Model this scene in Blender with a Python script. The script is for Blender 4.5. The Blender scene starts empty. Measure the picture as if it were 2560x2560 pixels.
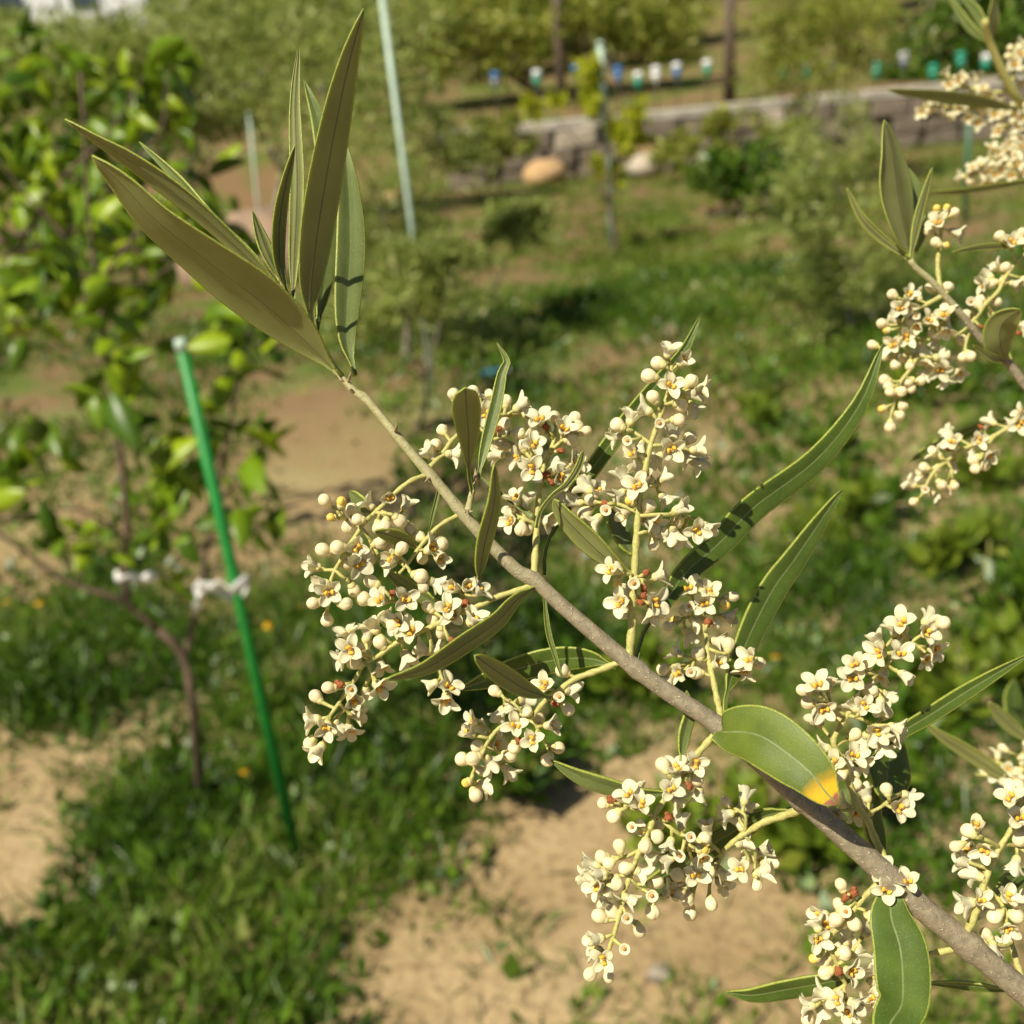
import bpy, bmesh, math, random
import numpy as np
from mathutils import Vector, Matrix, Quaternion
R = math.radians
rng = random.Random(7)
nr = np.random.default_rng(11)
scene = bpy.context.scene
COL = scene.collection

# ------------------------------------------------------------------ camera
PITCH, ROLL = R(23.3), R(5.5)
CAM = Vector((0, 0, 1.6))
FOCAL = 2567.0                     # photo pixels (2560 wide frame)
fw = Vector((0, math.cos(PITCH), -math.sin(PITCH)))
u0 = Vector((0, math.sin(PITCH), math.cos(PITCH)))
r0 = Vector((1, 0, 0))
rt = r0 * math.cos(ROLL) - u0 * math.sin(ROLL)
up = u0 * math.cos(ROLL) + r0 * math.sin(ROLL)
cam_d = bpy.data.cameras.new('camera')
cam = bpy.data.objects.new('camera', cam_d)
COL.objects.link(cam)
m = Matrix((rt, up, -fw)).transposed().to_4x4()
m.translation = CAM
cam.matrix_world = m
cam_d.sensor_width = 36
cam_d.lens = 36 * FOCAL / 2560
cam_d.clip_start = 0.01
cam_d.clip_end = 500
cam_d.dof.use_dof = True
cam_d.dof.focus_distance = 0.2
cam_d.dof.aperture_fstop = cam_d.lens / 2.1
scene.camera = cam

# ------------------------------------------------------------------ sky and sun
SUN = Vector((-0.44, -0.40, 0.80)).normalized()      # towards the sun
world = bpy.data.worlds.new('World')
scene.world = world
world.use_nodes = True
wn = world.node_tree
sky = wn.nodes.new('ShaderNodeTexSky')
sky.sky_type = 'NISHITA'
sky.sun_disc = False
sky.sun_elevation = math.asin(SUN.z)
sky.sun_rotation = math.atan2(SUN.x, SUN.y)
wn.links.new(sky.outputs[0], wn.nodes['Background'].inputs[0])
wn.nodes['Background'].inputs[1].default_value = 0.048
sl = bpy.data.lights.new('sun', 'SUN')
sl.energy = 5.0
sl.angle = R(0.53)
sl.color = (1.0, 0.925, 0.76)
so = bpy.data.objects.new('sun', sl)
so.rotation_euler = SUN.to_track_quat('Z', 'Y').to_euler()
so.location = (-3, -3, 8)
COL.objects.link(so)
scene.view_settings.view_transform = 'Standard'
scene.view_settings.look = 'None'
scene.view_settings.exposure = 0.5
scene.view_settings.gamma = 1.0
scene.render.engine = 'CYCLES'
scene.cycles.use_denoising = True
scene.cycles.max_bounces = 6
scene.cycles.transparent_max_bounces = 4
scene.cycles.sample_clamp_indirect = 4

# ------------------------------------------------------------------ pixel helpers: a photo pixel and a distance give a real point
ZR = dict(A=(100, 0, 1.932), B=(700, 900, 3.22), C=(700, 1350, 2.76), D=(1200, 750, 2.76), E=(1100, 1400, 3.22),
          F=(1350, 1850, 3.22), G=(1600, 1400, 2.415), H=(1800, 1960, 2.542), I=(2060, 400, 3.22), J=(2060, 0, 3.864),
          K=(2100, 850, 3.513), L=(2200, 1600, 3.22), M=(1150, 930, 4.83), N=(1640, 1450, 6.44), O=(1950, 1500, 3.22),
          Q=(1980, 2140, 4.6), R=(2340, 1900, 3.22), S=(1650, 1950, 5.52), T=(0, 900, 2.147), X=(0, 0, 1.0))
def px(reg, x, y):
    o = ZR[reg]
    return (o[0] + x / o[2], o[1] + y / o[2])
def ray(x, y):
    return fw + rt * ((x - 1280) / FOCAL) - up * ((y - 1280) / FOCAL)
def pix(x, y, d):
    return CAM + ray(x, y) * d
def on_y(x, y, Y):
    r = ray(x, y)
    return CAM + r * (Y / r.y)
def on_ground(x, y, z=0.0):
    r = ray(x, y)
    return CAM + r * ((z - CAM.z) / r.z)
def pts(s, reg='X'):
    """'B 10,20 30,40 C 5,6' -> list of photo pixels"""
    out = []
    for tok in s.split():
        if tok in ZR:
            reg = tok
        else:
            a = tok.split(',')
            out.append(px(reg, float(a[0]), float(a[1])))
    return out

# ------------------------------------------------------------------ materials
MATS = {}
def nodes(name):
    mt = bpy.data.materials.new(name)
    mt.use_nodes = True
    MATS[name] = mt
    nt = mt.node_tree
    return mt, nt, nt.nodes['Principled BSDF']
def mix_rgb(nt, fac, a, b):
    n = nt.nodes.new('ShaderNodeMix')
    n.data_type = 'RGBA'
    for sock, v in ((n.inputs[0], fac), (n.inputs[6], a), (n.inputs[7], b)):
        if hasattr(v, 'is_linked') or isinstance(v, bpy.types.NodeSocket):
            nt.links.new(v, sock)
        elif isinstance(v, (tuple, list)):
            sock.default_value = (*v, 1)
        else:
            sock.default_value = v
    return n.outputs[2]
def noise(nt, scale, detail=2.0, rough=0.5, coord='Object'):
    tc = nt.nodes.new('ShaderNodeTexCoord')
    n = nt.nodes.new('ShaderNodeTexNoise')
    n.inputs['Scale'].default_value = scale
    n.inputs['Detail'].default_value = detail
    n.inputs['Roughness'].default_value = rough
    nt.links.new(tc.outputs[coord], n.inputs['Vector'])
    return n.outputs[0]
def ramp(nt, src, stops):
    r = nt.nodes.new('ShaderNodeValToRGB')
    el = r.color_ramp.elements
    while len(el) < len(stops):
        el.new(0.5)
    for e, (p, c) in zip(el, stops):
        e.position = p
        e.color = (*c, 1) if len(c) == 3 else c
    nt.links.new(src, r.inputs[0])
    return r.outputs[0]
def attr(nt, name):
    a = nt.nodes.new('ShaderNodeAttribute')
    a.attribute_name = name
    return a.outputs['Fac']
def bump(nt, bs, h, dist, strength=1.0):
    b = nt.nodes.new('ShaderNodeBump')
    b.inputs['Distance'].default_value = dist
    b.inputs['Strength'].default_value = strength
    nt.links.new(h, b.inputs['Height'])
    nt.links.new(b.outputs[0], bs.inputs['Normal'])
def translucent(nt, bs, col, amount):
    t = nt.nodes.new('ShaderNodeBsdfTranslucent')
    if isinstance(col, tuple):
        t.inputs[0].default_value = (*col, 1)
    else:
        nt.links.new(col, t.inputs[0])
    mx = nt.nodes.new('ShaderNodeMixShader')
    mx.inputs[0].default_value = amount
    out = nt.nodes['Material Output']
    nt.links.new(bs.outputs[0], mx.inputs[1])
    nt.links.new(t.outputs[0], mx.inputs[2])
    nt.links.new(mx.outputs[0], out.inputs[0])
def simple(name, col, rough=0.6, var=0.12, scale=300, trans=0.0, tcol=None, bmp=0.0, spec=0.5, metal=0.0):
    mt, nt, bs = nodes(name)
    n = noise(nt, scale, 3)
    a = tuple(c * (1 - var) for c in col)
    b = tuple(min(1, c * (1 + var)) for c in col)
    c = ramp(nt, n, [(0.3, a), (0.7, b)])
    nt.links.new(c, bs.inputs['Base Color'])
    bs.inputs['Roughness'].default_value = rough
    bs.inputs['Specular IOR Level'].default_value = spec
    bs.inputs['Metallic'].default_value = metal
    if bmp:
        bump(nt, bs, n, bmp)
    if trans:
        translucent(nt, bs, tcol or col, trans)
    return mt

def object_tint(nt, col, amount=0.14):
    """small per-object brightness variation"""
    oi = nt.nodes.new('ShaderNodeObjectInfo')
    mp = nt.nodes.new('ShaderNodeMapRange')
    mp.inputs[3].default_value = 1 - amount
    mp.inputs[4].default_value = 1 + amount * 0.4
    nt.links.new(oi.outputs['Random'], mp.inputs[0])
    hv = nt.nodes.new('ShaderNodeHueSaturation')
    nt.links.new(col, hv.inputs['Color'])
    nt.links.new(mp.outputs[0], hv.inputs['Value'])
    return hv.outputs[0]

def petal_mat(name, c1, c2, trans):
    mt, nt, bs = nodes(name)
    n = noise(nt, 900, 3)
    c = ramp(nt, n, [(0.3, c1), (0.72, c2)])
    pk = noise(nt, 420, 1)
    spots = ramp(nt, pk, [(0.73, (0, 0, 0)), (0.80, (0.6, 0.6, 0.6))])
    c = mix_rgb(nt, spots, c, (0.66, 0.46, 0.36))
    c = object_tint(nt, c, 0.10)
    nt.links.new(c, bs.inputs['Base Color'])
    bs.inputs['Roughness'].default_value = 0.5
    bs.inputs['Specular IOR Level'].default_value = 0.35
    bump(nt, bs, n, 0.00005)
    translucent(nt, bs, c, trans)
    return mt
petal_mat('petal', (0.84, 0.80, 0.54), (0.90, 0.87, 0.65), 0.44)
petal_mat('bud_skin', (0.82, 0.70, 0.39), (0.88, 0.79, 0.50), 0.2)
simple('anther', (0.80, 0.42, 0.035), 0.6, 0.3, 2500, bmp=0.0001)
simple('young_bud_skin', (0.80, 0.55, 0.10), 0.5, 0.15, 1500, 0.1)
simple('calyx_skin', (0.62, 0.54, 0.22), 0.55, 0.15, 1500, 0.1)
simple('withered', (0.26, 0.075, 0.02), 0.8, 0.4, 2500, bmp=0.0002)
simple('pistil', (0.45, 0.22, 0.04), 0.7, 0.3, 2500)

def rachis_mat():
    mt, nt, bs = nodes('rachis')
    n = noise(nt, 1500, 4, 0.7)
    c = ramp(nt, n, [(0.3, (0.32, 0.30, 0.08)), (0.55, (0.44, 0.41, 0.125)), (0.75, (0.56, 0.52, 0.22))])
    nt.links.new(c, bs.inputs['Base Color'])
    bs.inputs['Roughness'].default_value = 0.6
    bump(nt, bs, n, 0.0002, 0.8)
rachis_mat()
def bark_mat():
    mt, nt, bs = nodes('bark')
    n = noise(nt, 650, 5, 0.7)
    old = ramp(nt, n, [(0.28, (0.15, 0.122, 0.075)), (0.55, (0.26, 0.215, 0.135)), (0.78, (0.37, 0.31, 0.20))])
    young = ramp(nt, n, [(0.28, (0.30, 0.27, 0.11)), (0.7, (0.44, 0.41, 0.20))])
    c = mix_rgb(nt, ramp(nt, attr(nt, 't'), [(0.16, (0, 0, 0)), (0.42, (1, 1, 1))]), young, old)
    v = noise(nt, 1700, 1)
    sp = ramp(nt, v, [(0.64, (0, 0, 0)), (0.71, (0.9, 0.9, 0.9))])
    c = mix_rgb(nt, sp, c, (0.56, 0.47, 0.31))
    nt.links.new(c, bs.inputs['Base Color'])
    bs.inputs['Roughness'].default_value = 0.75
    ad = nt.nodes.new('ShaderNodeMath')
    nt.links.new(n, ad.inputs[0]); nt.links.new(sp, ad.inputs[1])
    bump(nt, bs, ad.outputs[0], 0.00024, 1.0)
bark_mat()
def leaf_mat(name, c1, c2, rough, tcol, tr, speck, spec=0.4, yellow=False):
    mt, nt, bs = nodes(name)
    big = noise(nt, 160, 3)
    c = ramp(nt, big, [(0.3, c1), (0.7, c2)])
    fine = noise(nt, 3200, 2, 0.7)
    sp = ramp(nt, fine, [(0.56, (0, 0, 0)), (0.74, (1, 1, 1))])
    md = nt.nodes.new('ShaderNodeMath'); md.operation = 'MULTIPLY'
    nt.links.new(sp, md.inputs[0]); md.inputs[1].default_value = 0.5
    c = mix_rgb(nt, md.outputs[0], c, speck)
    if yellow:
        t = attr(nt, 't')
        wob = nt.nodes.new('ShaderNodeMath'); wob.operation = 'MULTIPLY_ADD'
        wob.inputs[1].default_value = 0.09
        nt.links.new(noise(nt, 300, 2), wob.inputs[0]); nt.links.new(t, wob.inputs[2])
        c = mix_rgb(nt, ramp(nt, wob.outputs[0], [(0.83, (0, 0, 0)), (0.93, (1, 1, 1))]), c, (0.72, 0.40, 0.015))
        c = mix_rgb(nt, ramp(nt, wob.outputs[0], [(0.985, (0, 0, 0)), (1.015, (1, 1, 1))]), c, (0.28, 0.11, 0.06))
    nt.links.new(c, bs.inputs['Base Color'])
    bs.inputs['Roughness'].default_value = rough
    bs.inputs['Specular IOR Level'].default_value = spec
    bump(nt, bs, fine, 0.00009, 0.7)
    translucent(nt, bs, c if yellow else tcol, tr)
leaf_mat('leaf_top', (0.058, 0.098, 0.013), (0.09, 0.14, 0.018), 0.46, (0.18, 0.28, 0.015), 0.18, (0.20, 0.26, 0.10), 0.3)
leaf_mat('leaf_top_young', (0.11, 0.145, 0.038), (0.16, 0.20, 0.052), 0.5, (0.22, 0.30, 0.04), 0.16, (0.32, 0.36, 0.19), 0.3)
leaf_mat('leaf_top_yellowing', (0.085, 0.125, 0.016), (0.13, 0.175, 0.02), 0.48, (0.2, 0.3, 0.02), 0.16, (0.20, 0.25, 0.08), 0.3, yellow=True)
leaf_mat('leaf_under', (0.28, 0.30, 0.095), (0.345, 0.365, 0.125), 0.6, (0.42, 0.47, 0.045), 0.36, (0.42, 0.39, 0.25), 0.25)
simple('leaf_midrib', (0.17, 0.215, 0.07), 0.5, 0.15, 900, 0.15)
simple('leaf_midrib_under', (0.13, 0.13, 0.05), 0.6, 0.15, 900, 0.15)
simple('leaf_edge', (0.36, 0.41, 0.07), 0.42, 0.35, 2600, 0.3, (0.5, 0.54, 0.05), bmp=0.0001)
simple('bud_scale', (0.30, 0.22, 0.12), 0.8, 0.3, 1800, bmp=0.0002)

# ------------------------------------------------------------------ mesh helpers
def thing(name, label, cat, loc=(0, 0, 0), group=None):
    o = bpy.data.objects.new(name, None)
    o.empty_display_size = 0.02
    o.location = loc
    COL.objects.link(o)
    o['label'] = label; o['category'] = cat
    if group: o['group'] = group
    return o
def tag(o, label, cat, group=None):
    o['label'] = label; o['category'] = cat
    if group: o['group'] = group
    return o
def add(name, me, parent=None, loc=None, mats=()):
    for x in mats:
        me.materials.append(MATS[x])
    o = bpy.data.objects.new(name, me)
    COL.objects.link(o)
    if parent: o.parent = parent
    if loc is not None: o.location = loc
    return o
class MB:
    """collects vertices, faces, a material index per face and a value t per vertex"""
    def __init__(s, origin=(0, 0, 0)):
        s.v, s.f, s.m, s.t, s.o = [], [], [], [], Vector(origin)
    def vert(s, p, t=0.0):
        s.v.append((p[0] - s.o.x, p[1] - s.o.y, p[2] - s.o.z)); s.t.append(t)
        return len(s.v) - 1
    def face(s, idx, mi=0):
        s.f.append(idx); s.m.append(mi)
    def ring(s, c, X, Y, r, n, t=0.0, fn=None):
        out = []
        for k in range(n):
            a = 2 * math.pi * k / n
            q = r * (fn(a) if fn else 1)
            out.append(s.vert(c + X * (math.cos(a) * q) + Y * (math.sin(a) * q), t))
        return out
    def bridge(s, a, b, mi=0):
        n = len(a)
        for k in range(n):
            s.face((a[k], a[(k + 1) % n], b[(k + 1) % n], b[k]), mi)
    def tube(s, P, rad, n=8, mi=0, cap=True, jitter=0.0, t0=0.0, t1=1.0):
        P = [Vector(p) for p in P]
        prev = None; X = None
        L = len(P)
        for i, p in enumerate(P):
            T = (P[min(i + 1, L - 1)] - P[max(i - 1, 0)]).normalized()
            if X is None:
                X = T.orthogonal().normalized()
            else:
                X = (X - T * X.dot(T)).normalized()
            Y = T.cross(X)
            r = rad[i] if isinstance(rad, (list, tuple)) else rad
            t = t0 + (t1 - t0) * i / max(1, L - 1)
            fn = (lambda a: 1 + jitter * rng.uniform(-1, 1)) if jitter else None
            cur = s.ring(p, X, Y, r, n, t, fn)
            if prev:
                s.bridge(prev, cur, mi)
            elif cap:
                s.face(tuple(reversed(cur)), mi)
            prev = cur
        if cap: s.face(tuple(prev), mi)
    def box(s, c, h, mi=0, rot=None):
        ids = []
        for z in (-1, 1):
            for y in (-1, 1):
                for x in (-1, 1):
                    q = Vector((x * h[0], y * h[1], z * h[2]))
                    if rot: q = rot @ q
                    ids.append(s.vert(Vector(c) + q))
        for f in ((0, 2, 3, 1), (4, 5, 7, 6), (0, 1, 5, 4), (2, 6, 7, 3), (0, 4, 6, 2), (1, 3, 7, 5)):
            s.face(tuple(ids[k] for k in f), mi)
    def mesh(s, name, smooth=True):
        me = bpy.data.meshes.new(name)
        me.from_pydata(s.v, [], s.f)
        me.polygons.foreach_set('material_index', s.m)
        me.polygons.foreach_set('use_smooth', [smooth] * len(s.f))
        a = me.attributes.new('t', 'FLOAT', 'POINT')
        a.data.foreach_set('value', s.t)
        me.update()
        return me
def smooth_path(P, n):
    """Catmull-Rom through points (Vectors), n samples"""
    P = [Vector(p) for p in P]
    if len(P) == 2:
        return [P[0].lerp(P[1], i / (n - 1)) for i in range(n)]
    Q = [P[0] * 2 - P[1]] + P + [P[-1] * 2 - P[-2]]
    seg = len(P) - 1
    ln = [0]
    for a, b in zip(P, P[1:]):
        ln.append(ln[-1] + (b - a).length)
    out = []
    for i in range(n):
        s_ = ln[-1] * i / (n - 1)
        k = 0
        while k < seg - 1 and s_ > ln[k + 1]:
            k += 1
        t = (s_ - ln[k]) / max(1e-9, ln[k + 1] - ln[k])
        a, b, c, d = Q[k], Q[k + 1], Q[k + 2], Q[k + 3]
        out.append(0.5 * ((2 * b) + (c - a) * t + (2 * a - 5 * b + 4 * c - d) * t * t + (3 * b - 3 * c + d - a) * t ** 3))
    return out

# ------------------------------------------------------------------ flowers (unit: metres, base at the origin, axis +Z)
MM = 0.001
def lathe(mb, prof, n, mi, fn=None):
    prev = None
    Z = Vector((0, 0, 1)); X = Vector((1, 0, 0)); Y = Vector((0, 1, 0))
    for (r, z) in prof:
        f2 = (lambda a, z=z: fn(a, z)) if fn else None
        cur = mb.ring(Z * z, X, Y, max(r, 1e-6), n, 0, f2)
        if prev: mb.bridge(prev, cur, mi)
        prev = cur
    mb.face(tuple(prev), mi)
def calyx(mb):
    lathe(mb, [(0.45 * MM, -0.1 * MM), (0.85 * MM, 0.35 * MM), (1.0 * MM, 0.85 * MM), (0.9 * MM, 0.95 * MM)], 10, 1)
def bud_mesh(name, r, ln, seed):
    q = random.Random(seed)
    mb = MB(); calyx(mb)
    prof = []
    for i in range(11):
        u = i / 10
        a = math.pi * (0.10 + 0.90 * u)
        rr = r * math.sin(a) ** 0.85 * (0.62 + 0.38 * min(1, u * 1.9))
        if u < 0.35: rr = max(rr, 0.72 * MM)
        prof.append((rr if i < 10 else 0.12 * r, 0.3 * MM + ln * (0.5 - 0.5 * math.cos(math.pi * (0.06 + 0.94 * u)))))
    ph = q.random() * 3
    lathe(mb, prof, 32, 0, lambda a, z: 1 - (0.20 * max(0, z / ln - 0.2)) * abs(math.cos(2 * (a + ph))) ** 9 + 0.025 * math.sin(3 * a + ph))
    return mb
def petal(mb, az, open_a, ln, wd, q, z0, r0_):
    """a boat-shaped petal with thickness"""
    nu, nv = 9, 7
    ca, sa = math.cos(az), math.sin(az)
    grid = []
    curl = q.uniform(-0.45, 0.45)
    for side in (0, 1):
        rows = []
        x, z = r0_, z0
        ang = 0.25
        for i in range(nu):
            u = i / (nu - 1)
            if i:
                ang = 0.25 + (open_a - 0.25) * min(1, u * 1.7) + curl * u * u
                x += math.sin(ang) * ln / (nu - 1)
                z += math.cos(ang) * ln / (nu - 1)
            w = wd * 0.5 * ((0.52 + 0.48 * math.sin(math.pi * u / 0.96)) if u < 0.48 else max(0.0, 1 - ((u - 0.48) / 0.53) ** 2.2) ** 0.62)
            if i == nu - 1: w = wd * 0.08
            row = []
            for j in range(nv):
                v = j / (nv - 1) * 2 - 1
                cup = 0.5 * wd * 0.5 * (v * v) * (0.3 + math.sin(math.pi * min(1, u * 0.9 + 0.1)))
                th = (0.11 * MM) * (1 - 0.7 * abs(v)) * (1 - 0.5 * u) * (1 if side else -1)
                nx, nz = -math.cos(ang), math.sin(ang)      # inner normal
                px_ = x + nx * (cup + th); pz = z + nz * (cup + th)
                py = v * w
                row.append(mb.vert(Vector((px_ * ca - py * sa, px_ * sa + py * ca, pz))))
            rows.append(row)
        grid.append(rows)
    for side in (0, 1):
        g = grid[side]
        for i in range(nu - 1):
            for j in range(nv - 1):
                f = (g[i][j], g[i][j + 1], g[i + 1][j + 1], g[i + 1][j])
                mb.face(f if side else tuple(reversed(f)), 0)
    a, b = grid
    for i in range(nu - 1):
        mb.face((a[i][0], b[i][0], b[i + 1][0], a[i + 1][0]), 0)
        mb.face((b[i][-1], a[i][-1], a[i + 1][-1], b[i + 1][-1]), 0)
    for j in range(nv - 1):
        mb.face((b[-1][j], a[-1][j], a[-1][j + 1], b[-1][j + 1]), 0)
def blob(mb, c, r, mi, q, stretch=(1, 1, 1), rot=None, n=8, rings=5, rough=0.12):
    prev = None
    for i in range(rings + 1):
        a = math.pi * i / rings
        cur = []
        for k in range(n):
            b = 2 * math.pi * k / n
            v = Vector((math.sin(a) * math.cos(b) * stretch[0], math.sin(a) * math.sin(b) * stretch[1], -math.cos(a) * stretch[2])) * (r * (1 + q.uniform(-rough, rough)))
            if i in (0, rings): v = Vector((0, 0, (-1 if i == 0 else 1) * r * stretch[2])) + v * 0.02
            if rot: v = rot @ v
            cur.append(mb.vert(Vector(c) + v))
        if prev: mb.bridge(prev, cur, mi)
        prev = cur
def open_mesh(name, open_a, ln, wd, seed):
    q = random.Random(seed)
    mb = MB(); calyx(mb)
    lathe(mb, [(0.7 * MM, 0.5 * MM), (0.9 * MM, 0.9 * MM), (1.05 * MM, 1.25 * MM), (0.85 * MM, 1.2 * MM), (0.3 * MM, 1.0 * MM)], 12, 0)
    for k in range(4):
        petal(mb, k * math.pi / 2 + q.uniform(-0.14, 0.14), open_a + q.uniform(-0.22, 0.22), ln * q.uniform(0.88, 1.08), wd * q.uniform(0.88, 1.08), q, 1.15 * MM, 0.85 * MM)
    a0 = q.random() * 3
    for k in range(2):
        a = a0 + k * math.pi + q.uniform(-0.4, 0.4)
        rot = Matrix.Rotation(a, 3, 'Z') @ Matrix.Rotation(0.35, 3, 'Y')
        c = Vector((math.cos(a), math.sin(a), 0)) * 0.55 * MM + Vector((0, 0, 1.95 * MM))
        blob(mb, c, 0.50 * MM, 2, q, (0.75, 1.0, 1.25), rot)
        blob(mb, c + rot @ Vector((0.12 * MM, 0.34 * MM, 0.1 * MM)), 0.34 * MM, 2, q, (0.7, 0.7, 1.3), rot)
    blob(mb, (0, 0, 1.9 * MM), 0.26 * MM, 3, q, (1, 1, 1.5))
    return mb
def cup_mesh():
    mb = MB(); calyx(mb)
    lathe(mb, [(0.7 * MM, 0.4 * MM), (1.15 * MM, 0.9 * MM), (1.5 * MM, 1.7 * MM), (1.35 * MM, 1.75 * MM), (0.9 * MM, 1.3 * MM), (0.3 * MM, 1.1 * MM)], 14, 0, lambda a, z: 1 + 0.02 * math.cos(4 * a) * z / MM)
    blob(mb, (0, 0, 1.25 * MM), 0.55 * MM, 3, random.Random(3), (1, 1, 1.0))
    return mb
def dead_mesh(seed):
    q = random.Random(seed)
    mb = MB()
    blob(mb, (0, 0, 0.7 * MM), 0.85 * MM, 0, q, (1, 0.8, 1.1), None, 9, 6, 0.28)
    blob(mb, (0.5 * MM, 0.2 * MM, 1.2 * MM), 0.5 * MM, 0, q, (1, 0.8, 1.1), None, 8, 5, 0.3)
    return mb
FM = {}
def reg(kind, mb, mats):
    me = mb.mesh('flower_' + kind)
    for x in mats: me.materials.append(MATS[x])
    FM.setdefault(kind, []).append(me)
PM = ['petal', 'calyx_skin', 'anther', 'pistil']
for i, (r_, l_) in enumerate(((1.45, 3.0), (1.56, 3.2), (1.32, 3.1), (1.5, 2.9))):
    reg('b', bud_mesh('b', r_ * MM, l_ * MM, i), ['bud_skin', 'calyx_skin'])
for i in range(4):
    reg('o', open_mesh('o', (0.85, 1.05, 1.25, 0.95)[i], (3.0, 3.15, 3.0, 2.9)[i] * MM, (2.2, 2.3, 2.2, 2.15)[i] * MM, 20 + i), PM)
for i in range(4):
    reg('s', open_mesh('s', (0.55, 0.8, 1.2, 0.95)[i], (3.0, 3.1, 3.2, 3.0)[i] * MM, (2.15, 2.25, 2.15, 2.1)[i] * MM, 40 + i), PM)
for i in range(3):
    reg('h', open_mesh('h', (0.35, 0.5, 0.6)[i], (2.7, 2.8, 2.6)[i] * MM, (2.15, 2.2, 2.1)[i] * MM, 60 + i), PM)
reg('c', cup_mesh(), PM)
for i in range(2): reg('r', dead_mesh(80 + i), ['withered'])
reg('y', bud_mesh('y', 1.02 * MM, 2.1 * MM, 9), ['young_bud_skin', 'calyx_skin'])
FNAME = dict(b='flower_bud', o='open_flower', s='open_flower', h='half_open_flower', c='calyx_cup', r='withered_flower', y='young_bud')
FLEN = dict(b=2.2, o=2.2, s=2.4, h=2.6, c=1.2, r=0.8, y=1.3)

def near_on(segs, p):
    best = None
    for P in segs:
        for a, b in zip(P, P[1:]):
            ab = b - a
            t = max(0, min(1, (p - a).dot(ab) / max(1e-12, ab.length_squared)))
            q = a + ab * t
            dd = (q - p).length
            if best is None or dd < best[0]:
                best = (dd, q, ab.normalized())
    return best

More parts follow.
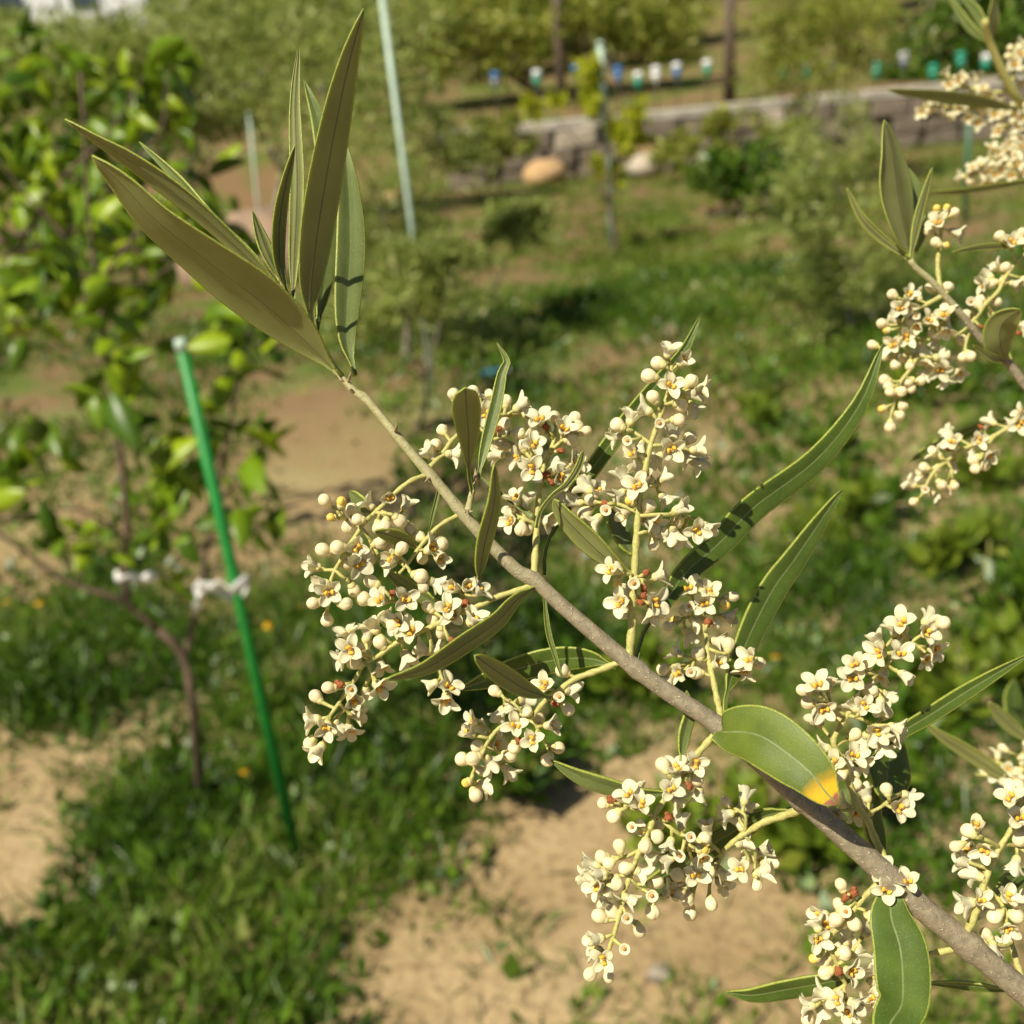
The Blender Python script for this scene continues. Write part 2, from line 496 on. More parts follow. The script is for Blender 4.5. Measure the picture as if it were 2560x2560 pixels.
def panicle(root, path, arms, flowers, d0=0.2, d1=0.2, w0=13, w1=7, seed=0, gap=26, spread=6.0, auto=0):
    """one flower panicle: rachis, arms and pedicels are one mesh, each flower a child of it"""
    q = random.Random(1000 + seed)
    base = Vector(root.location)
    P2 = pts(path)
    n = len(P2)
    P = [pix(x, y, d0 + (d1 - d0) * i / (n - 1)) for i, (x, y) in enumerate(P2)]
    snap(root, P, 0.006)
    SP = smooth_path(P, 4 * n)
    k = FOCAL
    mb = MB(base)
    N = len(SP)
    mb.tube(SP, [(w0 + (w1 - w0) * i / (N - 1)) * 0.52 * d0 / k * (1.0 + 0.12 * math.sin(i * 1.7)) for i in range(N)], 9)
    mb_tip = SP[-1]
    segs = [SP]
    for a in arms:
        A2 = pts(a)
        first = near_on([SP], pix(*A2[0], d1))
        dd = (first[1] - CAM).dot(fw)
        A = [first[1]] + [pix(x, y, dd + q.uniform(-2, 2) * MM * (i + 1)) for i, (x, y) in enumerate(A2[1:])]
        A = smooth_path(A, 3 * len(A))
        mb.tube(A, [(w1 + 1 - 2.5 * i / len(A)) * 0.5 * d0 / k for i in range(len(A))], 7)
        segs.append(A)
    L = []
    regn = 'X'
    for tok in flowers.split():
        if tok in ZR: regn = tok; continue
        a = tok.split(',')
        x, y = px(regn, float(a[0]), float(a[1]))
        L.append((x, y, a[2]))
    for i in range(auto):
        s_ = SP[int((0.25 + 0.75 * q.random()) * (N - 1))] if q.random() < 0.6 or len(segs) < 2 else q.choice(q.choice(segs[1:]))
        v = Vector((q.gauss(0, 1), q.gauss(0, 1), q.gauss(0, 1))).normalized() * q.uniform(2.0, 5.5) * MM
        s_ = s_ + v
        dd = (s_ - CAM).dot(fw)
        L.append((1280 + (s_ - CAM).dot(rt) / dd * FOCAL, 1280 - (s_ - CAM).dot(up) / dd * FOCAL, q.choice('bbosssoh')))
    order = 'obcryhs'
    L.sort(key=lambda f: order.index(f[2]))
    used = []
    specs = []
    for (x, y, kd) in L:
        lim = {'s': gap, 'h': gap * 0.75, 'b': 15, 'o': 20}.get(kd, 10) * (0.2 / d0)
        if any((x - a) ** 2 + (y - b) ** 2 < lim * lim for a, b in used):
            continue
        used.append((x, y))
        nb = near_on(segs, pix(x, y, (d0 + d1) / 2))
        dr = (nb[1] - CAM).dot(fw)
        off = {'o': q.uniform(-3.2, -1.0), 'c': -2.5, 'h': -1.0, 'r': -1.5, 'y': -0.5, 'b': q.uniform(-2.2, 3.5), 's': q.uniform(-1.5, spread)}[kd]
        c = pix(x, y, dr + off * MM)
        nb = near_on(segs, c)
        out = c - nb[1]
        tocam = (CAM - c).normalized()
        if kd == 'o':
            dv = tocam * 0.8 + out.normalized() * q.uniform(0.7, 1.3) + up * q.uniform(-0.1, 0.5)
        elif kd == 'c':
            dv = tocam * 1.6 + out.normalized() * 0.5
        elif kd == 'h':
            dv = tocam * 0.55 + out.normalized()
        else:
            op = out - tocam * out.dot(tocam)
            dv = op.normalized() + tocam * (q.uniform(-0.35, 0.6) if kd == 's' else q.uniform(-0.3, 0.4))
        dv = dv + Vector((q.gauss(0, 1), q.gauss(0, 1), q.gauss(0, 1))) * 0.26 + nb[2] * 0.25
        dv.normalize()
        fb = c - dv * FLEN[kd] * MM * (0.62 if kd != 'o' else 0.8)
        att = near_on(segs, fb - nb[2] * 1.2 * MM)[1]
        # pedicel, bent slightly
        midp = att.lerp(fb, 0.5) + (out.normalized() - dv) * 0.25 * MM
        mb.tube([att, midp, fb + dv * 0.15 * MM], [0.40 * MM, 0.34 * MM, 0.45 * MM], 6)
        specs.append((fb, dv, kd))
    me = mb.mesh('panicle')
    po = add('flower_panicle', me, root, (0, 0, 0), ['rachis'])
    for fb, dv, kd in specs:
        o = bpy.data.objects.new(FNAME[kd], q.choice(FM[kd]))
        COL.objects.link(o)
        o.parent = po
        sc = q.uniform(0.9, 1.1) * (0.97 if kd in 'ohs' else 0.76 if kd == 'c' else 0.93)
        o.matrix_local = Matrix.Translation(fb - base) @ dv.to_track_quat('Z', 'Y').to_matrix().to_4x4() @ Matrix.Rotation(q.random() * 6.3, 4, 'Z') @ Matrix.Diagonal((sc * q.uniform(0.94, 1.06), sc, sc * q.uniform(0.92, 1.08), 1))
    return po

# ------------------------------------------------------------------ leaves
STEMS = {}
def snap(root, P, lim):
    if root.name in STEMS:
        nb = near_on(STEMS[root.name], P[0])
        if nb[0] < lim: P[0] = nb[1].copy()
SHAPES = dict(l=(0.62, 0.80, 0.06), s=(1.25, 0.40, 0.16), o=(0.55, 0.62, 0.03), n=(0.5, 0.7, 0.12), e=(0.75, 0.6, 0.05))
LUS = (-1.0, -0.93, -0.7, -0.38, -0.055, 0.055, 0.38, 0.7, 0.93, 1.0)
def leaf(root, path, W, side='t', d0=0.2, d1=0.2, shape='l', roll=None, lit=None, top='leaf_top', fold=0.14, bow=0.0, name='leaf', twist=0.0, pet=9.0):
    """W = width in photo pixels at the leaf; side 't' shows the upper face to the camera, 'u' the lower"""
    base = Vector(root.location)
    P2 = pts(path)
    n = len(P2)
    L2 = [0]
    for a, b in zip(P2, P2[1:]): L2.append(L2[-1] + math.hypot(b[0] - a[0], b[1] - a[1]))
    P = []
    for (x, y), l_ in zip(P2, L2):
        t = l_ / L2[-1]
        P.append(pix(x, y, d0 + (d1 - d0) * t + bow * math.sin(math.pi * t)))
    NS = 26
    snap(root, P, 0.0035)
    C = smooth_path(P, NS)
    Tm = (C[-1] - C[3]).normalized()
    mid = C[NS // 2]
    V = (CAM - mid).normalized()
    S0 = Tm.cross(V).normalized(); N0 = S0.cross(Tm).normalized()
    if roll is None:
        cand = []
        for g in range(-64, 65, 4):
            nn = N0 * math.cos(R(g)) - S0 * math.sin(R(g))
            dt = nn.dot(SUN)
            pen = abs(g) / 60
            if lit is True: pen += max(0, 0.45 - dt) * 6
            elif lit is False: pen += max(0, dt + 0.06) * 6
            elif lit is not None: pen += abs(dt - lit) * 6
            cand.append((pen, g))
        roll = min(cand)[1]
    a_, b_, p0 = SHAPES[shape]
    pk = a_ / (a_ + b_)
    nrm = pk ** a_ * (1 - pk) ** b_
    mb = MB(base)
    th = 0.20 * MM
    top_i, und_i, rim = [], [], []
    Wr = W / max(0.45, math.cos(R(roll)))
    for i in range(NS):
        t = i / (NS - 1)
        T = (C[min(i + 1, NS - 1)] - C[max(i - 1, 0)]).normalized()
        V = (CAM - C[i]).normalized()
        S_ = T.cross(V).normalized(); N_ = S_.cross(T).normalized()
        g = R(roll + twist * (t - 0.5))
        S1 = S_ * math.cos(g) + N_ * math.sin(g)
        N1 = N_ * math.cos(g) - S_ * math.sin(g)
        if side == 'u': N1 = -N1
        dd = (C[i] - CAM).dot(fw)
        s_ = max(0.0, (t - p0) / (1 - p0))
        w = 0.5 * Wr * (s_ ** a_ * (1 - s_) ** b_ / nrm if 0 < s_ < 1 else 0)
        w = max(w, pet * 0.5 * (1 - t) ** 0.5 + 0.6) * dd / FOCAL
        if i == NS - 1: w = 0.5 * dd / FOCAL
        thk = th + 0.42 * MM * max(0, 1 - t / 0.10) ** 1.2
        wav = 0.05 * math.sin(t * 9 + W) * w
        ra, rb = [], []
        eu = max(0.75, 1 - 0.30 * MM / w); mu = min(0.3, 0.16 * MM / w)
        for u in (-1.0, -eu, -0.7, -0.38, -mu, mu, 0.38, 0.7, eu, 1.0):
            h = fold * w * abs(u) - 0.13 * w * abs(u) ** 4 + (wav * u)
            p = C[i] + S1 * (u * w) + N1 * h
            e = 0.5 if abs(u) < eu else 0.95
            gro = -0.10 * MM if abs(u) == mu and t > 0.1 else 0
            ra.append(mb.vert(p + N1 * (thk * e + gro), t))
            rb.append(mb.vert(p - N1 * (thk * e - gro * 0.6), t))
        top_i.append(ra); und_i.append(rb)
    m_ = len(LUS)
    flip = (side == 'u')
    for i in range(NS - 1):
        for j in range(m_ - 1):
            em = j == 0 or j == m_ - 2
            c_ = (j == m_ // 2 - 1)
            f = (top_i[i][j], top_i[i][j + 1], top_i[i + 1][j + 1], top_i[i + 1][j])
            mb.face(f, 4 if em else (2 if c_ else 0))
            f = (und_i[i][j], und_i[i + 1][j], und_i[i + 1][j + 1], und_i[i][j + 1])
            mb.face(f, 4 if em else (3 if c_ else 1))
        mb.face((top_i[i][0], top_i[i + 1][0], und_i[i + 1][0], und_i[i][0]), 4)
        mb.face((top_i[i][-1], und_i[i][-1], und_i[i + 1][-1], top_i[i + 1][-1]), 4)
    mb.face(tuple(top_i[0]) + tuple(reversed(und_i[0])), 4)
    mb.face(tuple(reversed(top_i[-1])) + tuple(und_i[-1]), 4)
    me = mb.mesh('leaf')
    bm = bmesh.new(); bm.from_mesh(me); bmesh.ops.recalc_face_normals(bm, faces=bm.faces); bm.to_mesh(me); bm.free()
    return add(name, me, root, (0, 0, 0), [top, 'leaf_under', 'leaf_midrib', 'leaf_midrib_under', 'leaf_edge'])

def stem(root, path, widths, d0, d1, nodes_at=(), name='stem', mat='bark', t0=0.0, t1=1.0, seg=60):
    base = Vector(root.location)
    P2 = pts(path); n = len(P2)
    P = [pix(x, y, d0 + (d1 - d0) * i / (n - 1)) for i, (x, y) in enumerate(P2)]
    C = smooth_path(P, seg)
    rad = []
    for i, c in enumerate(C):
        t = i / (seg - 1)
        w = np.interp(t, np.linspace(0, 1, len(widths)), widths)
        dd = (c - CAM).dot(fw)
        x = 1280 + (c - CAM).dot(rt) / dd * FOCAL
        for nx in nodes_at:
            w *= 1 + 0.22 * math.exp(-((x - nx) / 14) ** 2)
        rad.append(w * 0.5 * dd / FOCAL)
    STEMS.setdefault(root.name, []).append(C)
    mb = MB(base)
    mb.tube(C, rad, 14, 0, True, 0.03, t0, t1)
    return add(name, mb.mesh(name), root, (0, 0, 0), [mat])

# ================================================================== SETTING: ground, terrace, far hillside
def hash_noise(x, y, s):
    return math.sin(x * 1.7 * s + 1.3) * math.cos(y * 1.3 * s - 0.7) + 0.5 * math.sin(x * 3.1 * s + y * 2.3 * s)
WALL_Y = 16.0
TER = 0.80
def gz(x, y):
    z = 0.012 * hash_noise(x, y, 2.1) + 0.03 * hash_noise(x, y, 0.4) * min(1, max(0, y - 3) / 4)
    if y > WALL_Y + 0.25:
        z = TER - 0.06 + 0.02 * hash_noise(x, y, 1.0)
        z += max(0, y - 19) * 0.10 + max(0, y - 30) * 0.06
    return z
def ground_mat():
    mt, nt, bs = nodes('soil')
    a = noise(nt, 1.3, 5, 0.6)
    c = ramp(nt, a, [(0.3, (0.25, 0.17, 0.08)), (0.5, (0.37, 0.268, 0.138)), (0.7, (0.48, 0.36, 0.20))])
    f = noise(nt, 38, 4, 0.65)
    c = mix_rgb(nt, ramp(nt, f, [(0.50, (0, 0, 0)), (0.72, (0.8, 0.8, 0.8))]), c, (0.14, 0.085, 0.04))
    pos = nt.nodes.new('ShaderNodeNewGeometry')
    sep = nt.nodes.new('ShaderNodeSeparateXYZ')
    nt.links.new(pos.outputs['Position'], sep.inputs[0])
    mr = nt.nodes.new('ShaderNodeMapRange'); mr.inputs[1].default_value = 3.2; mr.inputs[2].default_value = 6.5
    nt.links.new(sep.outputs[1], mr.inputs[0])
    c = mix_rgb(nt, mr.outputs[0], c, mix_rgb(nt, ramp(nt, a, [(0.42, (0, 0, 0)), (0.6, (1, 1, 1))]), (0.20, 0.125, 0.065), (0.10, 0.135, 0.025)))
    nt.links.new(c, bs.inputs['Base Color'])
    bs.inputs['Roughness'].default_value = 0.95
    bs.inputs['Specular IOR Level'].default_value = 0.15
    bump(nt, bs, f, 0.02, 0.8)
ground_mat()
def sheet(name, xs, ys, zf, mat):
    v = [(x, y, zf(x, y)) for y in ys for x in xs]
    nx = len(xs)
    f = [(j * nx + i, j * nx + i + 1, (j + 1) * nx + i + 1, (j + 1) * nx + i) for j in range(len(ys) - 1) for i in range(nx - 1)]
    me = bpy.data.meshes.new(name); me.from_pydata(v, [], f)
    me.polygons.foreach_set('use_smooth', [True] * len(f))
    o = add(name, me, None, None, [mat]); o['kind'] = 'structure'
    return o
ys = list(np.arange(-6, 8, 0.25)) + list(np.arange(8, 16.2, 0.5)) + [16.24, 16.26] + list(np.arange(16.6, 40, 1.2)) + list(np.arange(40, 130, 6))
xs = list(np.arange(-60, -10, 5)) + list(np.arange(-10, 10.1, 0.4)) + list(np.arange(15, 61, 5))
sheet('ground', [float(x) for x in xs], [float(y) for y in ys], gz, 'soil')

# ================================================================== THE OLIVE BRANCH IN FOCUS
main = thing('olive_branch', 'sharp grey-brown olive twig crossing the view with cream flower panicles and narrow leaves', 'branch', pix(2575, 2505, 0.2))
stem(main, 'A 1160,1360 1190,1420 1230,1480 1330,1620 1440,1800 1530,1900 B 690,310 875,530 1020,705 1170,880 1310,1040 1450,1210 1690,1480 1932,1715 E 750,150 985,370 1205,560 1505,815 1800,1040 G 455,990 700,1200 900,1380 1045,1505 1430,1850 H 1220,735 1505,965 1695,1125 1932,1325 2090,1460',
     [6, 14, 19, 23, 27, 33, 38, 41, 44, 46, 50, 56, 60, 62, 62, 62], 0.203, 0.198, (905, 1075, 1150, 1330, 1590, 1805, 2000, 2225, 2425), seg=110)
# axillary shoot with its brown bud
stem(main, 'B 1515,1215 1540,1090 1570,1010 1590,960', [19, 15, 14, 10], 0.199, 0.198, name='side_shoot', t0=0.1, t1=0.2, seg=14)
def axil_bud(path, w, d):
    P = [pix(x, y, d) for x, y in pts(path)]
    snap(main, P, 0.003)
    C = smooth_path(P, 8)
    mb = MB(main.location)
    mb.tube(C, [w * 0.5 * d / FOCAL * q for q in (0.5, 0.85, 1.0, 1.0, 0.85, 0.65, 0.4, 0.1)], 8, 0, True, 0.12)
    add('leaf_bud', mb.mesh('leaf_bud'), main, (0, 0, 0), ['bud_scale'])
axil_bud('B 1575,1000 1578,940 1572,870', 13, 0.197)
axil_bud('A 1190,1425 1170,1385 1158,1350', 12, 0.202)
axil_bud('B 935,560 938,530 932,505', 9, 0.199)
axil_bud('B 1180,960 1172,975 1160,985', 8, 0.199)
axil_bud('B 1540,1235 1548,1220 1552,1208', 7, 0.198)
axil_bud('B 585,125 570,105 560,92', 8, 0.200)
axil_bud('B 475,150 500,165 520,178', 9, 0.199)

# leaves of the main branch
Y_ = 'leaf_top_young'
leaf(main, 'A 1455,1835 1330,1690 1100,1480 800,1250 560,1060 400,890 250,750', 118, 'u', 0.204, 0.178, 'l', lit=False, fold=0.10, pet=18)
leaf(main, 'A 1200,1450 960,1200 720,985 450,785 280,680 120,575', 46, 'u', 0.205, 0.192, 'l', lit=False)
leaf(main, 'A 1185,1420 1010,1225 830,1060 660,860 480,685', 30, 't', 0.207, 0.215, 'l', roll=44, top=Y_)
leaf(main, 'A 1155,1365 1090,1200 1025,1020', 31, 'u', 0.203, 0.203, 'l', lit=0.3)
leaf(main, 'A 1200,1440 1155,1250 1165,1000 1230,700', 33, 'u', 0.203, 0.190, 'l', lit=False)
leaf(main, 'A 1238,1485 1225,1300 1242,900 1232,500 1252,205', 37, 'u', 0.205, 0.205, 'l', lit=True)
leaf(main, 'A 1325,1620 1305,1450 1335,1150 1400,750 1480,350 1562,42', 84, 'u', 0.203, 0.180, 'l', lit=False, pet=14)
leaf(main, 'A 1522,1815 1478,1600 1498,1200 1490,900 1465,660', 72, 't', 0.206, 0.216, 'l', top=Y_, lit=0.5, fold=0.3)
leaf(main, 'A 1330,1620 1380,1300 1400,900 1350,600 1275,385', 58, 't', 0.209, 0.232, 'l', top=Y_, lit=0.45)
leaf(main, 'B 1545,1060 1520,900 1515,600 1500,400 1490,222', 72, 'u', 0.199, 0.180, 's', lit=False, fold=0.06)
leaf(main, 'B 1605,950 1650,700 1740,350 1790,100 D 185,420 115,292', 33, 't', 0.199, 0.200, 'l', top=Y_, lit=True, fold=0.3)
leaf(main, 'E 280,230 310,150 B 1640,1500 1720,1150 1725,838', 38, 'u', 0.200, 0.188, 'n', lit=False)
leaf(main, 'B 1260,880 1278,1010 1230,1250 1193,1405', 10, 't', 0.203, 0.205, 'n', lit=True, top=Y_)
leaf(main, 'D 445,1900 445,1750 520,1560 650,1340 800,1130 980,880 1130,690 1280,510 1420,330 1527,92', 43, 't', 0.204, 0.224, 'n', lit=0.55)
leaf(main, 'D 385,1570 420,1450 500,1345 600,1270 680,1150 712,1040', 17, 'u', 0.198, 0.196, 's', lit=0.3, pet=9)
leaf(main, 'D 1060,1900 960,1840 860,1770 700,1620 580,1490 510,1372', 54, 'u', 0.203, 0.200, 'e', lit=0.35)
leaf(main, 'D 1050,1760 975,1620 900,1440', 46, 't', 0.210, 0.214, 'o', lit=0.4, top=Y_)
leaf(main, 'M 890,1750 520,1490 250,1265', 11, 't', 0.202, 0.205, 'n', lit=True, top=Y_, pet=10)
leaf(main, 'E 1600,800 1620,620 1710,470 1800,360 D 1420,1880 1660,1670 1890,1430 X 2040,1150 2150,1010 2208,858', 68, 't', 0.201, 0.226, 'n', lit=0.5, bow=0.007)
leaf(main, 'G 512,975 520,810 620,550 720,330 820,150 930,0 X 2060,1290 2107,1222', 66, 't', 0.203, 0.226, 'n', lit=0.45, bow=0.005)
leaf(main, 'O 600,1330 800,1180 980,1060 1200,930 1449,770 X 2480,1690 2580,1632', 40, 't', 0.205, 0.216, 'l', lit=0.6)
leaf(main, 'O 840,1640 850,1520 880,1300 930,1030', 104, 't', 0.222, 0.232, 'o', lit=0.5)
leaf(main, 'G 440,1108 500,1038 640,1040 780,1090 1010,1265 1120,1400 1195,1478', 150, 't', 0.199, 0.181, 'o', roll=-6, top='leaf_top_yellowing', fold=0.10, bow=-0.004)
leaf(main, 'H 1040,690 1085,830 1140,1020 1160,1200 1155,1400 X 2225,2560 2205,2640', 132, 't', 0.198, 0.176, 'o', roll=8, top='leaf_top_yellowing' if False else 'leaf_top', fold=0.16)
leaf(main, 'H 900,1220 760,1245 600,1275 400,1310 200,1342 38,1322', 47, 't', 0.212, 0.222, 'l', lit=0.5)
leaf(main, 'F 1040,410 820,440 550,375 300,285 88,162', 42, 't', 0.203, 0.203, 'l', lit=0.4, top=Y_)
leaf(main, 'G 245,1215 268,1050 300,920 280,788', 32, 't', 0.199, 0.203, 'l', lit=0.5, top=Y_)
leaf(main, 'E 1420,860 1220,795 950,800 650,870 400,960 155,1045', 66, 't', 0.210, 0.218, 'l', lit=0.55)
leaf(main, 'E 885,1108 700,1045 500,925 278,768', 55, 'u', 0.199, 0.180, 'e', lit=False)
leaf(main, 'E 745,318 870,560 930,780 985,965', 15, 't', 0.201, 0.203, 'n', lit=True, top=Y_)
leaf(main, 'E 735,270 650,290 560,380 C 1500,560 1300,700 1000,885 725,962', 46, 'u', 0.199, 0.180, 'l', lit=False)
leaf(main, 'C 1155,495 1000,395 850,300 708,188', 37, 't', 0.204, 0.208, 'l', lit=0.5, top=Y_)
leaf(main, 'B 745,1225 640,1140 563,1055', 34, 't', 0.206, 0.208, 'l', lit=0.6, top=Y_)
leaf(main, 'B 1100,1508 950,1430 760,1375', 38, 'u', 0.203, 0.196, 'l', lit=False)
leaf(main, 'X 1985,2022 1900,2045 1790,2105 1690,2175 1590,2222', 60, 't', 0.212, 0.220, 'l', lit=0.45)
leaf(main, 'R 470,1080 600,980 760,870', 44, 't', 0.212, 0.22, 'l', lit=0.5)
leaf(main, 'H 1860,1315 1600,1285 1300,1262', 19, 't', 0.215, 0.225, 'l', lit=0.4)
leaf(main, 'G 1480,1830 1420,1660 1400,1500 1440,1330', 50, 't', 0.222, 0.226, 'l', lit=0.4)

# flower panicles of the main branch
panicle(main, 'B 1180,930 1060,970 940,1060 850,1150 700,1290 640,1370 540,1520 490,1610 440,1700 C 350,290 335,440',
        ['B 640,1340 560,1300 480,1250', 'B 690,1370 740,1470 760,1530', 'B 760,1220 880,1240 950,1260', 'B 440,1690 350,1690 300,1680', 'B 440,1690 510,1750 560,1770'],
        'B 375,1140,b 490,1170,y 425,1265,y 575,1210,b 460,1300,s 550,1330,b 635,1285,b 715,1160,s 890,1110,h 1020,1160,s 850,1320,b 950,1280,b 1030,1340,b 1070,1300,s 790,1340,b 370,1540,b 485,1510,b 400,1490,s 620,1510,o 785,1475,b 850,1490,b 725,1590,b 630,1640,o 855,1640,s 280,1665,s 525,1640,b 620,1780,s 590,1840,b 340,1800,h C 340,360,o 240,435,b 440,440,b 325,545,b', w0=13, w1=9, seed=1)
panicle(main, 'B 1420,1270 1290,1330 1170,1450 1100,1540 1020,1650 960,1720', ['B 1110,1530 1180,1530 1230,1530', 'B 1030,1640 960,1580 900,1560', 'B 1020,1660 1080,1730 1130,1790'],
        'B 1130,1425,b 1290,1460,b 1290,1600,h 1150,1580,b 1210,1520,s 970,1530,b 900,1600,s 1180,1770,s 1240,1790,s 1110,1735,b 1150,1820,b', w0=12, w1=8, seed=2)
panicle(main, 'E 760,215 640,240 480,290 330,360 C 1150,545 1000,620 820,700 680,800 580,860 520,960 450,1060 390,1150 340,1220',
        ['C 940,590 850,490 760,390', 'C 1300,470 1260,420 1280,370', 'C 1220,510 1280,570 1310,580', 'C 1020,620 1040,700 1040,780', 'C 610,850 640,930 660,970', 'C 660,810 560,780 500,770', 'C 410,1130 460,1180 500,1210', 'C 1100,800 1120,960 1150,1060'],
        'C 1200,330,h 1290,320,h 1370,350,s 1410,400,s 1280,430,r 1160,470,o 1190,520,o 1330,540,o 1270,540,s 1330,600,s 650,300,b 600,410,b 690,410,o 760,340,s 780,370,r 830,360,s 870,410,o 860,460,h 690,470,s 730,560,s 810,570,o 790,610,b 900,630,o 970,640,s 650,600,s 470,660,s 420,700,s 600,660,s 490,760,o 430,820,s 590,780,s 530,850,b 700,720,b 870,800,s 840,860,s 700,870,s 690,1010,o 600,1060,s 420,1000,r 350,1020,b 260,1090,b 240,1120,h 500,1100,h 490,1030,c 230,1240,s 320,1300,o 400,1280,s 530,1210,s 480,1310,s 215,1390,b 270,1440,s 1000,760,s 1080,760,s 1050,1000,s 1170,1010,o 1150,1100,o 990,1010,s 1110,630,b 1060,560,b 1030,470,b 1180,690,r', w0=15, w1=9, seed=3)
panicle(main, 'E 1450,850 1300,880 1080,960 950,1060 880,1100 800,1190 740,1260 620,1330 490,1345 400,1440 340,1560 270,1700 240,1800',
        ['E 740,1260 800,1380 860,1500 890,1580', 'E 900,1090 970,1110 1000,1120', 'E 720,1250 600,1160 520,1120'],
        'E 940,940,s 1000,900,b 840,1010,o 960,1100,c 990,1140,s 1040,1050,s 970,1200,s 1020,1190,b 920,1150,r 450,1060,b 500,1050,h 430,1110,s 490,1230,s 560,1180,s 670,1130,s 610,1330,o 560,1320,h 660,1310,s 690,1230,b 790,1300,b 890,1330,s 850,1290,s 740,1450,o 830,1380,s 630,1440,r 600,1500,b 910,1450,s 940,1510,b 870,1600,b 230,1390,h 190,1450,s 260,1300,s 350,1370,s 310,1510,b 440,1500,s 195,1610,b 285,1590,b 390,1610,s 540,1570,b 320,1690,b 540,1690,s 590,1680,s 225,1785,y 200,1880,s 280,1880,b 350,1810,s', w0=17, w1=8, d1=0.206, seed=4)
panicle(main, 'D 385,1900 385,1700 400,1450 420,1270 440,1150 480,1060 510,970 520,910',
        ['D 480,1050 570,970 640,930', 'D 430,1180 340,1080 270,1020', 'D 420,1270 500,1220 580,1200', 'D 385,1560 310,1510 250,1490', 'D 390,1580 310,1500 300,1440'],
        'M 960,560,o 1030,500,s 900,620,s 930,700,s 1140,560,b 1130,680,h 1240,600,s 1260,680,o 1390,580,b 1380,680,b 1500,720,b 1330,820,b 1290,900,s 1420,900,s 1210,950,r 1050,660,r 990,770,s 890,880,o 980,880,s 920,960,s 720,860,s 760,900,b 680,1040,o 720,1130,s 870,1170,o 780,1220,s 940,1200,s 580,910,b 490,860,b 470,1000,s 420,960,s 1220,1270,o 1220,1160,s 1130,1170,s 1060,1190,s 960,1290,s 1100,1320,r 1020,1240,r 1330,1040,s 1400,1080,o 1350,1170,s 1420,1190,o 1250,1430,s 1330,1300,s 670,1520,o 740,1500,s 800,1560,h 870,1570,h 600,1620,s 640,1680,s 600,1800,o 540,1760,s 650,1840,s 740,1870,b 830,1880,b 1010,1790,s 990,1890,s', w0=19, w1=10, d0=0.202, d1=0.207, seed=5)
panicle(main, 'B 1230,860 1310,750 1400,630 1540,520 1700,450 1830,440', ['B 1560,510 1640,580 1720,640'],
        'B 1310,565,b 1255,690,b 1390,760,s 1215,770,s 1400,285,b 1565,270,b M 550,370,b 360,320,s 300,430,s 310,500,o 560,500,s 640,520,s 720,420,s 810,530,s 510,650,b 520,730,b 440,700,r 640,730,s 690,740,b 380,600,s', w0=14, w1=8, d0=0.203, d1=0.209, seed=6)
panicle(main, 'E 1545,790 1550,500 1550,330 1565,180 1570,40 D 1085,1560 1100,1400 1130,1220 1160,1080 1190,960 1230,850 1270,720 1300,640 1320,520 1322,430',
        ['D 1160,990 1060,910 1010,890', 'D 1200,1010 1290,1000 1370,1000', 'D 1100,1470 960,1410 830,1400', 'D 1100,1490 1290,1480 1450,1500 1500,1540', 'D 1285,680 1380,640 1430,640', 'D 1080,1620 1140,1600 1200,1620', 'E 1560,120 1480,110 1420,100', 'E 1560,130 1640,160 1700,170', 'E 1555,280 1620,310 1680,350', 'D 1110,1330 1040,1300 1000,1270', 'D 1115,1300 1190,1280 1240,1280'],
        'D 1305,345,o 1240,440,b 1405,420,h 1185,530,b 1195,610,s 1200,680,b 1320,590,o 1360,650,s 1450,570,b 1470,650,s 1530,610,s 1460,740,s 1370,720,b 1140,760,s 1140,810,s 1240,850,c 1360,830,b 1340,890,s 960,870,b 900,870,s 930,950,s 940,1010,s 1020,970,c 1040,820,s 1080,850,s 1050,1060,h 1110,1010,s 1320,1030,o 1440,960,b 1340,930,s 1430,1080,s 1500,1030,s 1490,1120,s 1390,1130,s 1230,1090,s 1090,1150,s 1085,1280,o 1000,1220,s 970,1270,s 960,1340,s 1150,1240,s 1140,1320,s 1270,1230,s 1250,1290,s 1310,1280,s 1270,1370,s 1050,1390,y 1160,1430,b 1070,1450,s 1000,1470,s 1040,1520,s 1110,1520,s 1160,1370,s 810,1320,h 740,1300,s 870,1290,s 720,1340,s 770,1380,b 670,1390,s 740,1460,b 690,1480,s 865,1405,r 870,1450,c 800,1520,s 870,1530,s 890,1350,s 1350,1400,s 1440,1420,s 1380,1440,h 1370,1520,b 1500,1590,o 1540,1540,s 1570,1570,s 1440,1600,s 1510,1650,s 1330,1600,s 1400,1620,s 1240,1610,s 1190,1640,s 1200,1680,b 1190,1520,s E 1370,80,o 1420,70,b 1430,170,y 1360,160,s 1560,185,c 1650,110,r 1640,215,r 1760,130,s 1760,210,s 1520,270,s 1450,340,o 1530,350,s 1520,440,s 1640,290,r 1620,340,r 1690,370,s 1740,340,o 1700,420,s', w0=22, w1=10, d0=0.200, d1=0.200, seed=7)
